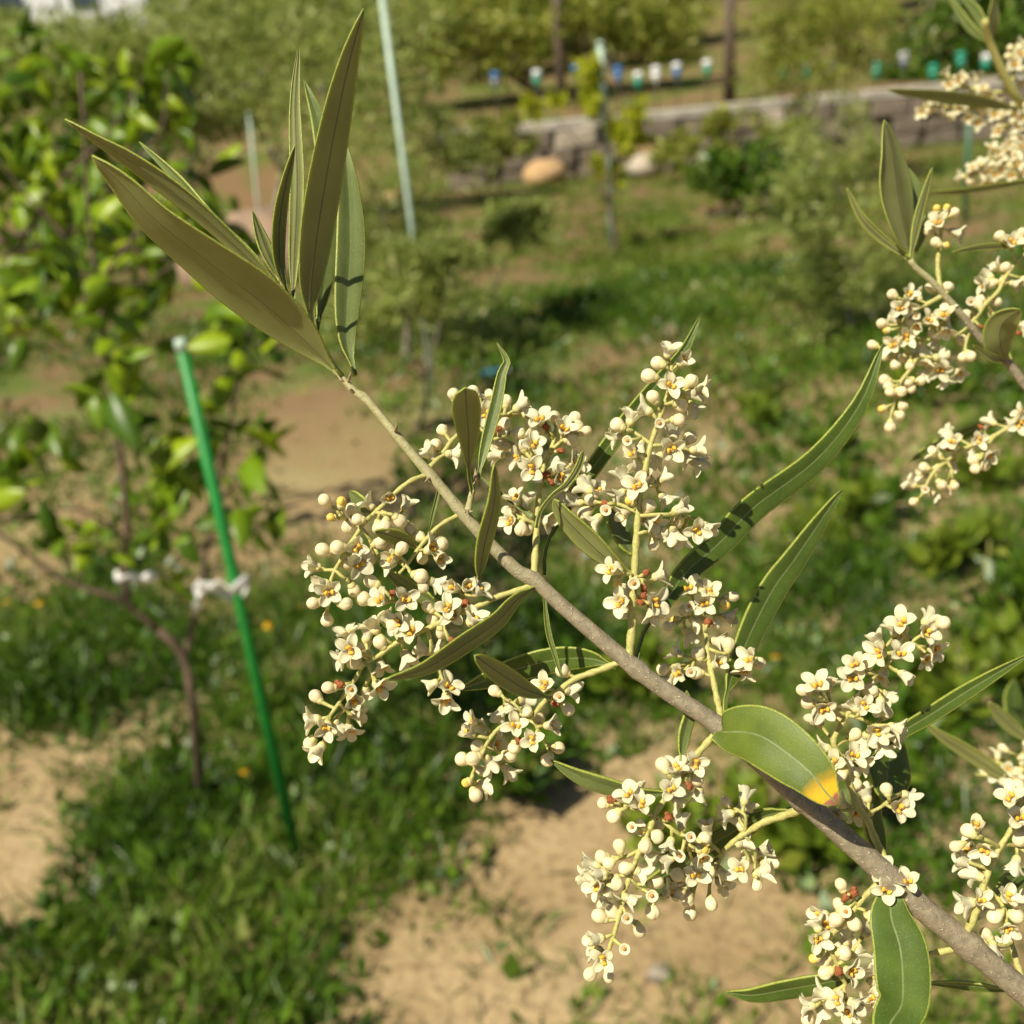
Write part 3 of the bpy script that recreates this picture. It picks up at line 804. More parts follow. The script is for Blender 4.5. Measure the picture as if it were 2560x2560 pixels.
panicle(main, 'G 500,980 480,900 N 980,1900 920,1600 870,1400 830,1200 820,1000 790,800 740,560 640,350',
        ['N 800,1260 600,1310 430,1390', 'N 900,1230 1080,1190 1230,1150 1480,1180 1620,1260', 'N 730,540 560,560 420,640', 'N 740,560 880,540 960,560', 'N 700,450 850,330 1050,290'],
        'N 520,130,o 700,110,b 880,190,o 960,180,s 820,210,s 1140,160,s 1200,270,b 1290,270,s 1100,380,y 790,390,o 680,320,s 870,400,s 800,480,s 450,250,s 540,420,c 330,440,s 330,540,s 480,500,b 220,740,b 240,860,s 340,640,y 510,860,s 440,760,s 640,830,s 620,660,s 930,580,s 980,690,b 1150,590,s 960,800,s 830,690,r 130,1430,b 330,1160,s 430,1170,s 260,1280,s 340,1300,s 350,1510,o 260,1500,s 200,1600,s 330,1620,h 690,1200,b 560,1480,c 550,1600,s 680,1500,b 680,1600,s 980,990,s 1130,960,s 1160,1070,b 1220,1090,s 990,1350,h 1050,1350,s 1010,1470,s 1130,1330,s 1510,1270,o 1590,1200,s 1760,1230,s 1650,1330,b 1790,1370,s 1430,1450,s 1570,1460,s', w0=19, w1=9, d0=0.205, d1=0.216, seed=8)
panicle(main, 'G 465,1030 400,1110 340,1180 F 1100,350 1010,470 930,590 890,700 850,800 790,920 740,1060 690,1200 660,1340 610,1520 570,1640 540,1740',
        ['F 900,600 780,560 640,520', 'F 970,620 1080,730 1170,800 1220,960', 'F 800,880 690,940 620,950', 'F 740,1120 850,1230 890,1290', 'F 590,1600 650,1650 670,1660', 'F 1100,350 1170,310 1220,260', 'F 730,1080 600,1100 520,1110', 'F 640,1400 740,1460 770,1490'],
        'F 1020,150,s 1000,220,b 1100,220,o 1210,160,s 1300,220,s 1260,190,o 1255,305,b 1200,360,r 1110,360,b 1060,400,o 1010,350,s 1040,460,s 1100,480,s 1240,430,s 1280,440,s 680,370,s 600,420,s 710,430,o 790,400,s 580,490,r 510,510,b 610,600,b 815,515,o 870,500,s 740,700,c 800,650,s 1035,630,r 1140,680,s 945,690,b 930,770,b 840,740,s 850,840,b 870,930,s 1040,850,o 980,800,s 1020,900,s 1030,960,s 1210,780,c 1130,930,c 1310,800,b 1285,880,y 1310,940,h 1320,1020,s 1100,800,s 640,860,b 510,940,b 560,990,b 430,1010,s 480,1080,h 400,1110,s 460,1170,s 550,1220,s 615,1140,b 700,1030,b 690,1080,s 810,1070,s 920,1150,b 900,1250,c 900,1360,b 1030,1230,s 1010,1310,s 720,1280,s 790,1300,s 500,1430,b 600,1400,b 530,1330,s 700,1430,c 790,1510,b 750,1430,s 460,1600,h 450,1690,s 680,1680,c 510,1770,o 590,1760,s 420,1870,b 550,1890,b', w0=18, w1=10, seed=9)
panicle(main, 'X 1997,2018 S 1650,510 1430,580 1300,660 1130,760 960,900 850,1010 800,1150 700,1350',
        ['S 1300,720 1310,950 1310,1200 1330,1350', 'S 1260,640 1180,500 1080,420', 'S 900,920 720,900 620,900', 'S 800,1150 560,1300 420,1450', 'S 1310,900 1220,1080 1150,1180'],
        'S 920,310,b 1000,290,h 1170,240,s 1270,300,s 1120,400,s 930,480,s 850,470,s 900,570,s 990,590,s 1120,620,s 650,690,s 760,700,s 580,1090,h 640,1010,s 600,1190,s 260,1320,b 490,1320,o 490,1410,s 270,1560,b 370,1510,b 390,1620,b 420,1800,b 700,1670,b 520,1670,s 700,1270,b 860,1280,s 850,1430,s 1130,870,s 1100,1240,o 1110,1300,s 1220,1080,s 1190,1190,s 1400,980,s 1460,1000,s 1450,1130,s 1280,1330,s 1380,1280,s 1340,1430,b', w0=22, w1=9, d0=0.203, d1=0.212, seed=10)
panicle(main, 'X 2215,2205 O 770,1930 700,1760 640,1690 590,1560 530,1400 480,1260 430,1150 450,1080 500,1000 530,940 600,850 700,690 770,600 850,530 960,410 1060,340 1130,280',
        ['O 520,930 430,850 340,790', 'O 560,940 660,960 760,1010', 'O 700,1760 790,1680 880,1620', 'O 1060,340 1120,380 1170,420', 'O 860,520 930,570 990,600', 'O 620,1680 540,1690 470,1690', 'O 480,1260 550,1270 590,1280', 'O 780,590 690,590 620,570', 'O 700,700 780,720 830,740', 'O 960,410 860,430 800,420'],
        'O 1050,170,s 980,180,o 920,240,s 1190,265,o 1190,160,s 1300,185,b 1240,400,s 1180,480,s 1000,290,s 790,340,s 790,430,o 740,400,s 850,440,s 975,425,o 950,500,s 1030,450,s 1010,610,h 1080,600,s 1040,660,s 710,510,b 600,520,o 610,480,s 550,550,s 590,630,o 640,600,s 550,690,s 700,730,b 830,610,s 860,770,s 850,700,s 680,850,o 590,850,s 740,900,s 800,840,s 850,920,b 780,1060,o 690,1110,s 840,1110,s 930,1030,s 910,1110,s 830,1180,s 750,1150,s 680,1040,s 600,1040,s 590,1090,b 200,730,b 170,800,s 300,680,o 390,680,s 430,720,s 355,880,o 270,880,s 430,870,s 390,950,s 240,830,b 310,980,s 460,930,b 350,1190,s 600,1250,o 570,1210,s 640,1220,s 660,1310,s 430,1310,o 500,1400,b 600,1490,b 610,1390,s 690,1570,s 400,1680,s 490,1700,s 520,1660,s 600,1720,s 780,1540,s 860,1530,b 820,1590,s 950,1620,s 1030,1580,s 1040,1650,s 960,1680,o 880,1680,s 700,1680,s 440,1730,o', w0=19, w1=9, d0=0.204, d1=0.202, seed=11)
panicle(main, 'X 2245,2228 Q 1060,320 980,330 880,420 790,520 700,630 620,750 520,840 440,930 440,1060 500,1200 560,1380 610,1480 480,1560 330,1680 210,1780',
        ['Q 780,500 690,470 650,440', 'Q 810,560 850,640 890,760', 'Q 610,1490 615,1640 650,1720', 'Q 440,920 340,900 270,930', 'Q 1000,330 1100,280 1240,280', 'Q 500,1190 600,1200 660,1180', 'Q 620,750 580,690 550,640'],
        'Q 570,350,b 700,430,r 640,470,r 540,580,b 620,640,c 530,720,b 695,760,b 920,690,b 870,860,s 970,880,s 980,790,y 350,680,s 280,790,s 400,810,s 220,1010,s 310,970,o 330,1050,s 600,960,s 280,1170,y 390,1190,b 490,1060,b 570,1110,b 660,1110,s 730,1110,s 410,1330,b 680,1330,o 580,1270,s 540,1310,r 360,1590,s 520,1660,o 450,1750,s 710,1700,s 640,1800,o 580,1860,s 740,1860,s 180,1720,s 340,1800,s 190,1850,b 1040,170,o 960,230,s 1150,230,s 1230,180,s 1210,270,o 1330,290,o 1330,390,s 1090,390,o 1020,370,s 1220,430,s 1260,300,r', w0=16, w1=9, d0=0.200, d1=0.206, seed=12)
panicle(main, 'H 1510,1065 1340,1080 1180,1110 Q 1000,1330 930,1500 900,1640', [],
        'Q 910,1640,o 890,1740,s 950,1310,s 950,1450,s 1020,1250,s 1000,1560,s', w0=17, w1=8, d0=0.200, d1=0.210, seed=13)
panicle(main, 'R 270,1440 310,1250 370,1050 420,900 500,730 560,630 640,500 700,400 740,300',
        ['R 420,1010 490,1110 560,1210', 'R 500,700 400,640 300,620', 'R 550,700 640,690 720,740', 'R 440,880 370,860 260,820', 'R 690,410 630,370 600,340', 'R 370,1050 340,1120 320,1150', 'R 690,420 720,560 700,620'],
        'R 270,580,b 330,540,h 370,570,s 190,630,s 170,690,b 390,730,o 440,690,s 270,720,s 220,770,s 240,830,s 200,870,s 330,930,s 370,1130,o 260,1150,s 330,1080,s 350,1240,s 580,1100,o 590,1040,s 500,1080,s 660,1130,s 420,1240,s 490,1250,b 570,1280,s 630,1250,b 650,1320,s 520,1350,s 590,1370,o 680,470,o 600,460,s 680,400,s 600,300,o 540,320,s 670,220,b 690,290,b 680,610,b 640,830,s 600,780,s 690,880,s', w0=21, w1=10, d0=0.197, d1=0.199, seed=14)
panicle(main, 'X 2578,2508 R 690,1750 630,1560 590,1420 560,1330', ['R 610,1490 520,1490 430,1455'],
        'R 410,1410,b 350,1470,s 390,1490,s 540,1480,b 460,1520,s', w0=20, w1=12, d0=0.199, d1=0.205, seed=15)

# ================================================================== THE OTHER OLIVE BRANCHES (behind, softer)
b2 = thing('olive_branch', 'slightly blurred olive twig tip with upright grey-green leaves above dense flower clusters', 'branch', pix(2610, 1010, 0.262))
stem(b2, 'I 690,800 740,870 860,970 980,1100 1100,1240 1180,1340 1310,1490 1480,1630 1610,1800 1770,1960', [14, 16, 17, 18, 19, 20, 22, 24, 26], 0.255, 0.262, t0=0.1, t1=0.75, seg=40)
leaf(b2, 'I 700,810 680,720 J 720,1950 660,1500 582,1158', 69, 'u', 0.256, 0.250, 'l', lit=0.12)
leaf(b2, 'I 640,800 450,620 300,460 183,222', 24, 'u', 0.256, 0.252, 'l', lit=0.4)
leaf(b2, 'I 725,730 760,450 735,230 662,52', 38, 't', 0.258, 0.266, 'l', lit=0.5, top=Y_)
leaf(b2, 'I 728,720 765,450 870,62', 20, 'u', 0.256, 0.258, 'l', lit=0.3)
leaf(b2, 'I 740,740 790,560 800,420', 22, 't', 0.258, 0.262, 'l', lit=0.5, top=Y_)
leaf(b2, 'I 1610,660 1450,690 1250,705 1030,742', 16, 'u', 0.262, 0.255, 'l', lit=0.2)
leaf(b2, 'I 1480,1660 1420,1500 1430,1330 1580,1200', 74, 'u', 0.258, 0.245, 'e', lit=False)
leaf(b2, 'I 1490,1650 1350,1590 1200,1490', 20, 'u', 0.258, 0.250, 'n', lit=0.1, pet=9)
leaf(b2, 'K 1560,700 1300,740 1100,820 800,950 600,1075', 28, 't', 0.285, 0.30, 'l', lit=0.25)
leaf(b2, 'I 1500,1640 1470,1560 1450,1500', 16, 't', 0.262, 0.264, 'o', lit=0.5, top=Y_)
panicle(b2, 'I 925,1050 915,850 930,700 945,560 950,460', [], 'I 910,410,y 985,390,y 1040,430,b 920,500,o 850,575,b 1050,580,s 1040,640,s 910,670,b 880,690,b 970,690,y', d0=0.258, d1=0.258, w0=13, w1=8, seed=21)
panicle(b2, 'I 960,1080 830,1160 740,1200 660,1260 610,1400 590,1560', ['I 690,1220 800,1310 900,1330 960,1300', 'I 620,1350 760,1430 880,1450', 'I 600,1450 700,1560 860,1600 1000,1660', 'I 740,1190 660,1130 630,1120', 'I 960,1080 1000,1060', 'I 600,1540 540,1580 500,1570'],
        'I 555,1085,b 690,1080,o 660,1030,s 750,1080,s 580,1170,b 640,1220,b 740,1255,c 860,1040,b 995,1030,b 990,1160,s 480,1320,b 490,1270,s 560,1290,s 580,1340,s 515,1370,y 560,1490,o 660,1430,o 720,1320,s 830,1290,s 900,1250,s 975,1250,o 1020,1280,s 870,1390,b 980,1380,o 1020,1420,s 780,1500,s 840,1480,s 900,1470,s 400,1490,b 510,1580,b 570,1640,b 640,1590,b 720,1580,s 690,1650,b 830,1620,s 920,1590,s 930,1690,o 1000,1600,s 1090,1720,o 980,1780,s 840,1700,s', d0=0.258, d1=0.262, w0=12, w1=8, seed=22, gap=26, auto=10)
panicle(b2, 'I 760,1570 690,1690 620,1780 K 520,400 480,530 440,700', ['I 650,1740 720,1780 760,1780', 'I 620,1780 540,1790'],
        'I 500,1770,b 520,1820,b 615,1860,b 545,1870,b 770,1780,b 710,1830,b 690,1780,b K 385,600,y 550,575,b 515,660,b 440,745,b', d0=0.262, d1=0.262, w0=11, w1=7, seed=23)
panicle(b2, 'I 1170,1330 1230,1260 1300,1160 1400,1060 1450,960 1550,820 1640,740', ['I 1180,1340 1150,1450 1130,1540', 'I 1540,830 1510,720', 'I 1420,1030 1350,960', 'I 1280,1190 1350,1230'],
        'I 1180,1140,c 1160,1250,b 1280,1120,b 1250,1170,b 1390,1130,b 1350,1250,s 1380,1290,b 1220,1330,s 1260,1340,r 1320,930,s 1290,990,s 1400,870,s 1470,870,b 1450,960,b 1500,920,s 1540,1000,s 1540,1060,s 1370,1030,s 1420,620,b 1515,660,o 1490,710,s 1590,600,b 1120,1440,b 1120,1580,b 1170,1570,b 1590,1330,s 1560,1390,r', d0=0.259, d1=0.262, w0=12, w1=8, seed=24, auto=4)
panicle(b2, 'K 1640,640 1540,730 1440,790 1340,850 1100,950 940,1060 810,1180 730,1340', ['K 1340,850 1290,930 1230,1050', 'K 930,1070 980,1130', 'K 930,1060 880,1040'],
        'K 1590,640,s 1510,730,s 1580,740,o 1560,790,s 1220,880,o 1270,720,s 1330,720,s 1240,770,r 990,890,o 950,810,s 1150,980,s 1190,1040,b 1310,1010,o 1350,1030,s 1270,1100,b 1150,1100,s 1190,1120,b 850,1000,s 800,1040,s 960,960,r 745,1120,b 850,1130,b 990,1100,s 1010,1160,s 740,1190,s 880,1260,b 1000,1270,b 940,1320,b 630,1260,s 620,1310,s 750,1310,c 650,1420,b 830,1370,s', d0=0.264, d1=0.268, w0=12, w1=8, seed=25)

b3 = thing('olive_branch', 'strongly blurred pale olive twig with clustered blossom and a dark olive leaf reaching sideways', 'branch', pix(2640, 330, 0.40))
stem(b3, 'J 1555,190 1600,400 1720,680 1850,930 1960,1060 2240,1275', [16, 19, 22, 24, 26], 0.37, 0.40, t0=0.1, t1=0.2, mat='rachis', seg=30)
leaf(b3, 'J 1900,1060 1700,1020 1400,965 900,905 605,868', 30, 'u', 0.385, 0.36, 'l', lit=False)
leaf(b3, 'J 2050,1730 1840,1770 1350,1845 960,1862', 16, 'u', 0.36, 0.35, 'l', lit=0.0)
leaf(b3, 'J 1590,470 1400,250 1210,-30', 20, 't', 0.375, 0.39, 'l', lit=0.5, top=Y_)
leaf(b3, 'J 1570,300 1480,130 1330,-40', 24, 't', 0.375, 0.39, 'l', lit=0.6, top=Y_)
leaf(b3, 'J 1600,420 1640,200 1650,-60', 26, 'u', 0.375, 0.37, 'l', lit=False)
panicle(b3, 'J 1900,760 1850,600 1840,480', ['J 1860,620 1920,540'], '', d0=0.385, d1=0.39, w0=9, w1=6, seed=31, auto=26)
panicle(b3, 'J 1800,880 1650,890 1560,930 1400,840 1150,830', [], '', d0=0.388, d1=0.395, w0=9, w1=6, seed=32, auto=26)
panicle(b3, 'J 1930,1080 1750,1050 1500,1050 1200,1030 960,1010', [], '', d0=0.39, d1=0.395, w0=9, w1=6, seed=33, auto=26)
panicle(b3, 'J 2060,1300 1950,1430 1750,1540 1560,1640 1400,1720', ['J 1880,1470 1800,1400 1720,1390', 'J 1750,1540 1850,1680 1920,1720', 'J 1650,1590 1600,1500'], '', d0=0.37, d1=0.37, w0=9, w1=6, seed=34, auto=85)
panicle(b3, 'J 2000,1090 1900,1130 1800,1200 1750,1210', [], '', d0=0.385, d1=0.39, w0=9, w1=6, seed=35, auto=18)

b4 = thing('olive_branch', 'soft olive twig with straw-coloured leaves entering at waist of the view beyond the sharp twig', 'branch', pix(2680, 1990, 0.31))
b4['label'] = 'blurred olive twig bearing straw-coloured leaves and small blossom, below the bright-edged narrow leaf'
stem(b4, 'L 1080,1140 1250,1180 1550,1250', [14, 18, 22], 0.30, 0.31, t0=0.1, t1=0.3, mat='rachis', seg=12)
leaf(b4, 'L 1100,1170 1000,1100 700,900 480,760 362,662', 36, 'u', 0.30, 0.295, 'l', lit=0.35)
leaf(b4, 'L 1250,840 1100,730 960,600 875,500', 36, 'u', 0.32, 0.31, 'e', lit=0.35)
leaf(b4, 'L 1130,760 1090,660 1080,480 1085,310', 46, 't', 0.42, 0.43, 'l', lit=0.5)
panicle(b4, 'L 1230,1180 1120,1100 1050,1030 930,980', ['L 1120,1100 1130,1000 1120,930'], '', d0=0.30, d1=0.305, w0=10, w1=7, seed=41, auto=26)
panicle(b4, 'L 1000,1140 900,1100 770,1080', [], '', d0=0.315, d1=0.32, w0=6, w1=5, seed=42, auto=7)

# ================================================================== BACKGROUND THINGS
simple('green_plastic', (0.004, 0.19, 0.022), 0.5, 0.12, 40)
simple('pale_pipe', (0.42, 0.55, 0.45), 0.5, 0.12, 10)
simple('dark_green_pipe', (0.03, 0.12, 0.06), 0.5, 0.12, 10)
simple('white_plastic', (0.80, 0.79, 0.76), 0.4, 0.06, 60, 0.15)
simple('sapling_bark', (0.115, 0.075, 0.048), 0.85, 0.35, 60, bmp=0.002)
simple('olive_bark', (0.24, 0.20, 0.155), 0.9, 0.3, 30, bmp=0.004)
simple('post_wood', (0.10, 0.07, 0.045), 0.85, 0.3, 12, bmp=0.003)
simple('concrete', (0.40, 0.36, 0.30), 0.9, 0.22, 4, bmp=0.01)
simple('stone_grey', (0.17, 0.135, 0.10), 0.9, 0.3, 5, bmp=0.02)
simple('stone_tan', (0.42, 0.27, 0.13), 0.9, 0.2, 5, bmp=0.02)
simple('stone_pale', (0.40, 0.34, 0.26), 0.9, 0.2, 5, bmp=0.02)
simple('house_wall', (0.72, 0.73, 0.74), 0.8, 0.05, 2)
simple('house_roof', (0.34, 0.17, 0.10), 0.85, 0.2, 2)
simple('window_glass', (0.05, 0.07, 0.09), 0.1, 0.1, 1)
simple('flower_yellow', (0.85, 0.48, 0.01), 0.5, 0.15, 100, 0.2)
simple('green_can', (0.02, 0.30, 0.19), 0.3, 0.15, 20)
simple('white_can', (0.80, 0.80, 0.80), 0.25, 0.05, 20)
simple('blue_can', (0.05, 0.17, 0.42), 0.3, 0.15, 20)
simple('grey_can', (0.20, 0.22, 0.26), 0.3, 0.15, 20)
simple('blue_scrap', (0.04, 0.20, 0.32), 0.4, 0.1, 20)
def foliage(name, stops, trans, rough=0.5, spec=0.4):
    mt, nt, bs = nodes(name)
    c = ramp(nt, attr(nt, 't'), stops)
    nt.links.new(c, bs.inputs['Base Color'])
    bs.inputs['Roughness'].default_value = rough
    bs.inputs['Specular IOR Level'].default_value = spec
    translucent(nt, bs, c, trans)
foliage('grass', [(0.0, (0.026, 0.065, 0.005)), (0.45, (0.07, 0.15, 0.008)), (0.8, (0.145, 0.245, 0.016)), (1.0, (0.30, 0.30, 0.09))], 0.35, 0.42, 0.5)
foliage('lawn', [(0.0, (0.07, 0.12, 0.008)), (0.5, (0.14, 0.21, 0.012)), (1.0, (0.25, 0.29, 0.03))], 0.35)
foliage('olive_foliage', [(0.0, (0.16, 0.21, 0.03)), (0.5, (0.31, 0.37, 0.075)), (1.0, (0.54, 0.56, 0.22))], 0.5)
foliage('wood_foliage', [(0.0, (0.15, 0.20, 0.02)), (0.5, (0.31, 0.35, 0.05)), (1.0, (0.52, 0.50, 0.12))], 0.5)
foliage('citrus_foliage', [(0.0, (0.30, 0.36, 0.012)), (1.0, (0.55, 0.55, 0.03))], 0.45)
def lemon_leaf_mat():
    mt, nt, bs = nodes('lemon_leaf')
    oi = nt.nodes.new('ShaderNodeObjectInfo')
    c = ramp(nt, oi.outputs['Random'], [(0.0, (0.055, 0.13, 0.005)), (0.5, (0.21, 0.34, 0.008)), (1.0, (0.37, 0.48, 0.015))])
    nt.links.new(c, bs.inputs['Base Color'])
    bs.inputs['Roughness'].default_value = 0.38
    translucent(nt, bs, c, 0.42)
lemon_leaf_mat()

# ---- quads in bulk: blades and leaves of ground cover and crowns
def quads_mesh(name, V, T, mats):
    """V (n,4,3) corners, T (n) value"""
    n = len(V)
    me = bpy.data.meshes.new(name)
    me.vertices.add(n * 4); me.loops.add(n * 4); me.polygons.add(n)
    me.vertices.foreach_set('co', V.reshape(-1).astype(np.float32))
    me.loops.foreach_set('vertex_index', np.arange(n * 4, dtype=np.int32))
    me.polygons.foreach_set('loop_start', np.arange(0, n * 4, 4, dtype=np.int32))
    a = me.attributes.new('t', 'FLOAT', 'POINT')
    a.data.foreach_set('value', np.repeat(T, 4).astype(np.float32))
    me.update(); me.validate()
    for x in mats: me.materials.append(MATS[x])
    return me
def leaf_quads(P, D, W, N):
    """rhombic leaves: base P, vector D (length included), half width W, facing N"""
    S = np.cross(D, N); S /= np.linalg.norm(S, axis=1, keepdims=True) + 1e-9
    mid = P + D * 0.45
    return np.stack([P, mid - S * W[:, None], P + D, mid + S * W[:, None]], axis=1)
def unit(n):
    v = nr.normal(size=(n, 3))
    return v / np.linalg.norm(v, axis=1, keepdims=True)

# soil shows where these (photo-pixel) ellipses meet the ground; lawn is brightest in others
BARE = [(60, 2130, 190, 330, 1.0), (150, 1960, 150, 130, .9), (1300, 2520, 420, 200, .85), (1000, 2350, 260, 170, .55), (1450, 2150, 260, 260, .95), (1750, 2400, 420, 240, .95),
        (820, 1150, 210, 260, 1.0), (700, 980, 160, 110, .8), (120, 1000, 160, 110, .9), (90, 1420, 150, 130, .8), (430, 1010, 200, 120, .6), (1450, 900, 170, 90, .7), (1650, 860, 120, 60, .6), (1050, 1010, 140, 120, .6),
        (2300, 1500, 120, 90, .7), (2350, 1700, 140, 110, .6), (2450, 2480, 180, 160, .7), (1960, 1330, 120, 80, .6), (2150, 1250, 120, 80, .6), (2440, 600, 120, 60, .8), (2050, 1980, 130, 90, .6), (640, 1370, 160, 110, .5), (300, 870, 200, 60, .7), (1300, 1380, 130, 110, .5), (2520, 1250, 120, 90, .6)]
LUSH = [(500, 2200, 380, 420, 1.0), (200, 1650, 330, 200, .9), (850, 1900, 330, 330, .9), (350, 2450, 420, 200, 1), (900, 1650, 250, 200, .7), (1650, 700, 300, 160, .9), (1350, 1650, 220, 220, .8), (2050, 1500, 200, 200, .5)]
def ell(x, y, E):
    s = np.zeros_like(x)
    for cx, cy, rx, ry, k in E:
        d = ((x - cx) / rx) ** 2 + ((y - cy) / ry) ** 2
        s = np.maximum(s, k * np.clip(1.35 - d, 0, 1))
    return s
def project(P):
    d = P - np.array(CAM)
    z = d @ np.array(fw)
    return 1280 + d @ np.array(rt) / z * FOCAL, 1280 - d @ np.array(up) / z * FOCAL
def gz_np(P):
    return np.array([gz(a, b) for a, b in P])
def scatter(n, y0, y1, margin=0.25):
    y = np.sqrt(nr.uniform(y0 * y0, y1 * y1, n))
    x = nr.uniform(-1, 1, n) * (y * 0.62 + margin) + 0.03 * y
    P = np.stack([x, y, np.zeros(n)], 1)
    return P
def clumpy(P, s):
    return 0.5 + 0.25 * (np.sin(P[:, 0] * s + 1.1 * np.sin(P[:, 1] * s * .8)) + np.sin(P[:, 1] * s * 1.3 + 1.7 * np.sin(P[:, 0] * s * .6 + 2)))
def cover(name, n, y0, y1, hl, wl, label, mat, lushmin, broad, upright, cat='grass', clump=10, bare_k=1.05, dmul=1.0):
    P = scatter(n, y0, y1)
    X, Yp = project(P)
    bare = ell(X, Yp, BARE); lush = ell(X, Yp, LUSH)
    dens = np.clip(0.42 + 0.5 * lush, 0, 1) * (0.35 + 0.9 * clumpy(P, 9.0 / (0.5 + y0 * 0.25))) * np.clip(0.25 + 1.25 * clumpy(P + 7.7, 3.2 / (0.5 + y0 * 0.2)) + 0.5 * lush, 0.12, 1.1) * dmul * np.clip(1 - bare_k * bare * (1 - 0.5 * lush), 0.02, 1)
    keep = nr.uniform(size=n) < dens * lushmin
    P = P[keep]; lush = lush[keep]
    n = len(P)
    P[:, 2] = gz_np(P[:, :2]) - 0.002
    # each plant grows a few leaves round its root
    k = nr.integers(0, max(1, n // clump), n)
    root = P[:max(1, n // clump)][k]
    same = nr.uniform(size=n) < 0.7
    P[same, :2] = root[same, :2] + nr.normal(size=(same.sum(), 2)) * hl * 0.35
    P[:, 2] = gz_np(P[:, :2]) - 0.002 + np.where(nr.uniform(size=n) < broad, nr.uniform(0, 0.7, n) * hl, 0)
    D = unit(n); D[:, 2] = np.abs(D[:, 2]) + upright
    D /= np.linalg.norm(D, axis=1, keepdims=True)
    isb = nr.uniform(size=n) < broad
    ln = nr.uniform(0.45, 1.25, n) * hl * np.where(isb, 0.55, 1.0) * (0.75 + 0.45 * lush)
    W = np.where(isb, ln * 0.24, wl * nr.uniform(0.6, 1.3, n))
    N = unit(n); N[:, 2] += 0.6
    Q = leaf_quads(P, D * ln[:, None], W, N)
    patch = clumpy(P + 3.1, 5.0 / (0.6 + y0 * 0.3)) - 0.5
    o = add(name, quads_mesh(name, Q, np.clip(nr.normal(0.5, 0.22, n) + 0.55 * patch, 0, 1), [mat]))
    o['kind'] = 'stuff'; o['label'] = label; o['category'] = cat
    return o
cover('weeds', 200000, 1.0, 3.6, 0.085, 0.0026, 'low mixed weeds and fine grass covering the near ground', 'grass', 0.95, 0.38, 0.30, 'weeds')
cover('weeds', 200000, 3.4, 8.0, 0.13, 0.006, 'green weeds and grass tufts between the bare soil patches beyond the stake', 'grass', 0.8, 0.5, 0.45, 'weeds')
cover('grass', 200000, 4.5, 15.9, 0.09, 0.009, 'bright sunlit lawn grass reaching up to the stone wall', 'lawn', 0.95, 0.25, 0.6)

cover('grass', 26000, 1.0, 3.2, 0.12, 0.0028, 'sparse long-bladed grass tufts on the bare sandy soil', 'grass', 0.6, 0.1, 0.35, clump=34, bare_k=0.45)

# ---- lemon sapling beside the green stake
LY = 1.92
lem = thing('lemon_sapling', 'young lemon tree with bright glossy leaves tied to the green stake', 'tree', on_ground(497, 1985))
def lp(s, Y=LY, dy=0.0):
    P = [on_y(x, y, Y) for x, y in pts(s)]
    for i, p in enumerate(P): p.y += dy * i / len(P)
    return P
def limb(root, P, r0_, r1_, name, mat, n=8, seg=20):
    mb = MB(root.location)
    C = smooth_path(P, seg)
    mb.tube(C, [r0_ + (r1_ - r0_) * i / (seg - 1) for i in range(seg)], n, 0, True, 0.06)
    return add(name, mb.mesh(name), root, (0, 0, 0), [mat])
gp = on_ground(497, 1985); gp.z -= 0.02
limb(lem, [gp] + lp('T 1040,1900 1000,1640 940,1530 850,1450'), 0.011, 0.009, 'trunk', 'sapling_bark')
LIMBS = [('T 850,1450 700,1300 640,1240 380,1130 200,970 0,800 -150,700', -0.1, .0075), ('T 690,1290 655,1200 660,950 620,600 560,350 510,100 490,0 X 205,760 170,560 150,330 130,180', 0.15, .008),
         ('T 985,1620 1030,1400 1060,1150 1110,800 1180,350 1240,50 X 600,760 630,640', 0.25, .0075), ('X 205,760 300,620 400,480 470,360', 0.2, .004), ('X 170,600 60,480 -20,380', 0.0, .004), ('T 650,950 500,800 300,760 100,800', -0.08, .004),
         ('T 1110,800 1250,700 1350,600', 0.1, .0035), ('X 190,680 330,720 460,640 560,600', 0.2, .0035), ('X 160,440 260,330 330,190', 0.1, .0035)]
for s_, dy, r_ in LIMBS:
    limb(lem, lp(s_, LY, dy), r_, r_ * 0.4, 'limb', 'sapling_bark', 7)
def lemon_leaf_mesh(seed, ln, wd):
    q = random.Random(seed)
    mb = MB()
    n = 7
    rows = []
    bend = q.uniform(0.2, 0.8)
    for i in range(n):
        t = i / (n - 1)
        w = wd * 0.5 * (math.sin(math.pi * (0.04 + 0.94 * t ** 0.9)) ** 0.8)
        x = ln * t; z = -bend * ln * 0.3 * t * t
        rows.append([mb.vert(Vector((x, -w, z + 0.25 * w)), t), mb.vert(Vector((x, 0, z)), t), mb.vert(Vector((x, w, z + 0.25 * w)), t)])
    low = [[mb.vert(Vector(mb.v[i]) - Vector((0, 0, 0.0006)), 0) for i in r_] for r_ in rows]
    for i in range(n - 1):
        for j in range(2):
            mb.face((rows[i][j], rows[i + 1][j], rows[i + 1][j + 1], rows[i][j + 1]))
            mb.face((low[i][j], low[i][j + 1], low[i + 1][j + 1], low[i + 1][j]))
        mb.face((rows[i][0], low[i][0], low[i + 1][0], rows[i + 1][0])); mb.face((rows[i][2], rows[i + 1][2], low[i + 1][2], low[i][2]))
    me = mb.mesh('lemon_leaf'); me.materials.append(MATS['lemon_leaf'])
    return me
LLM = [lemon_leaf_mesh(i, l_, w_) for i, (l_, w_) in enumerate(((.075, .036), (.062, .032), (.085, .040), (.05, .026)))]
lem2 = thing('lemon_sapling', 'taller leafy lemon tree with fresh yellow-green shoots behind the staked one', 'tree', Vector((-1.62, 2.5, gz(-1.62, 2.5) - 0.02)))
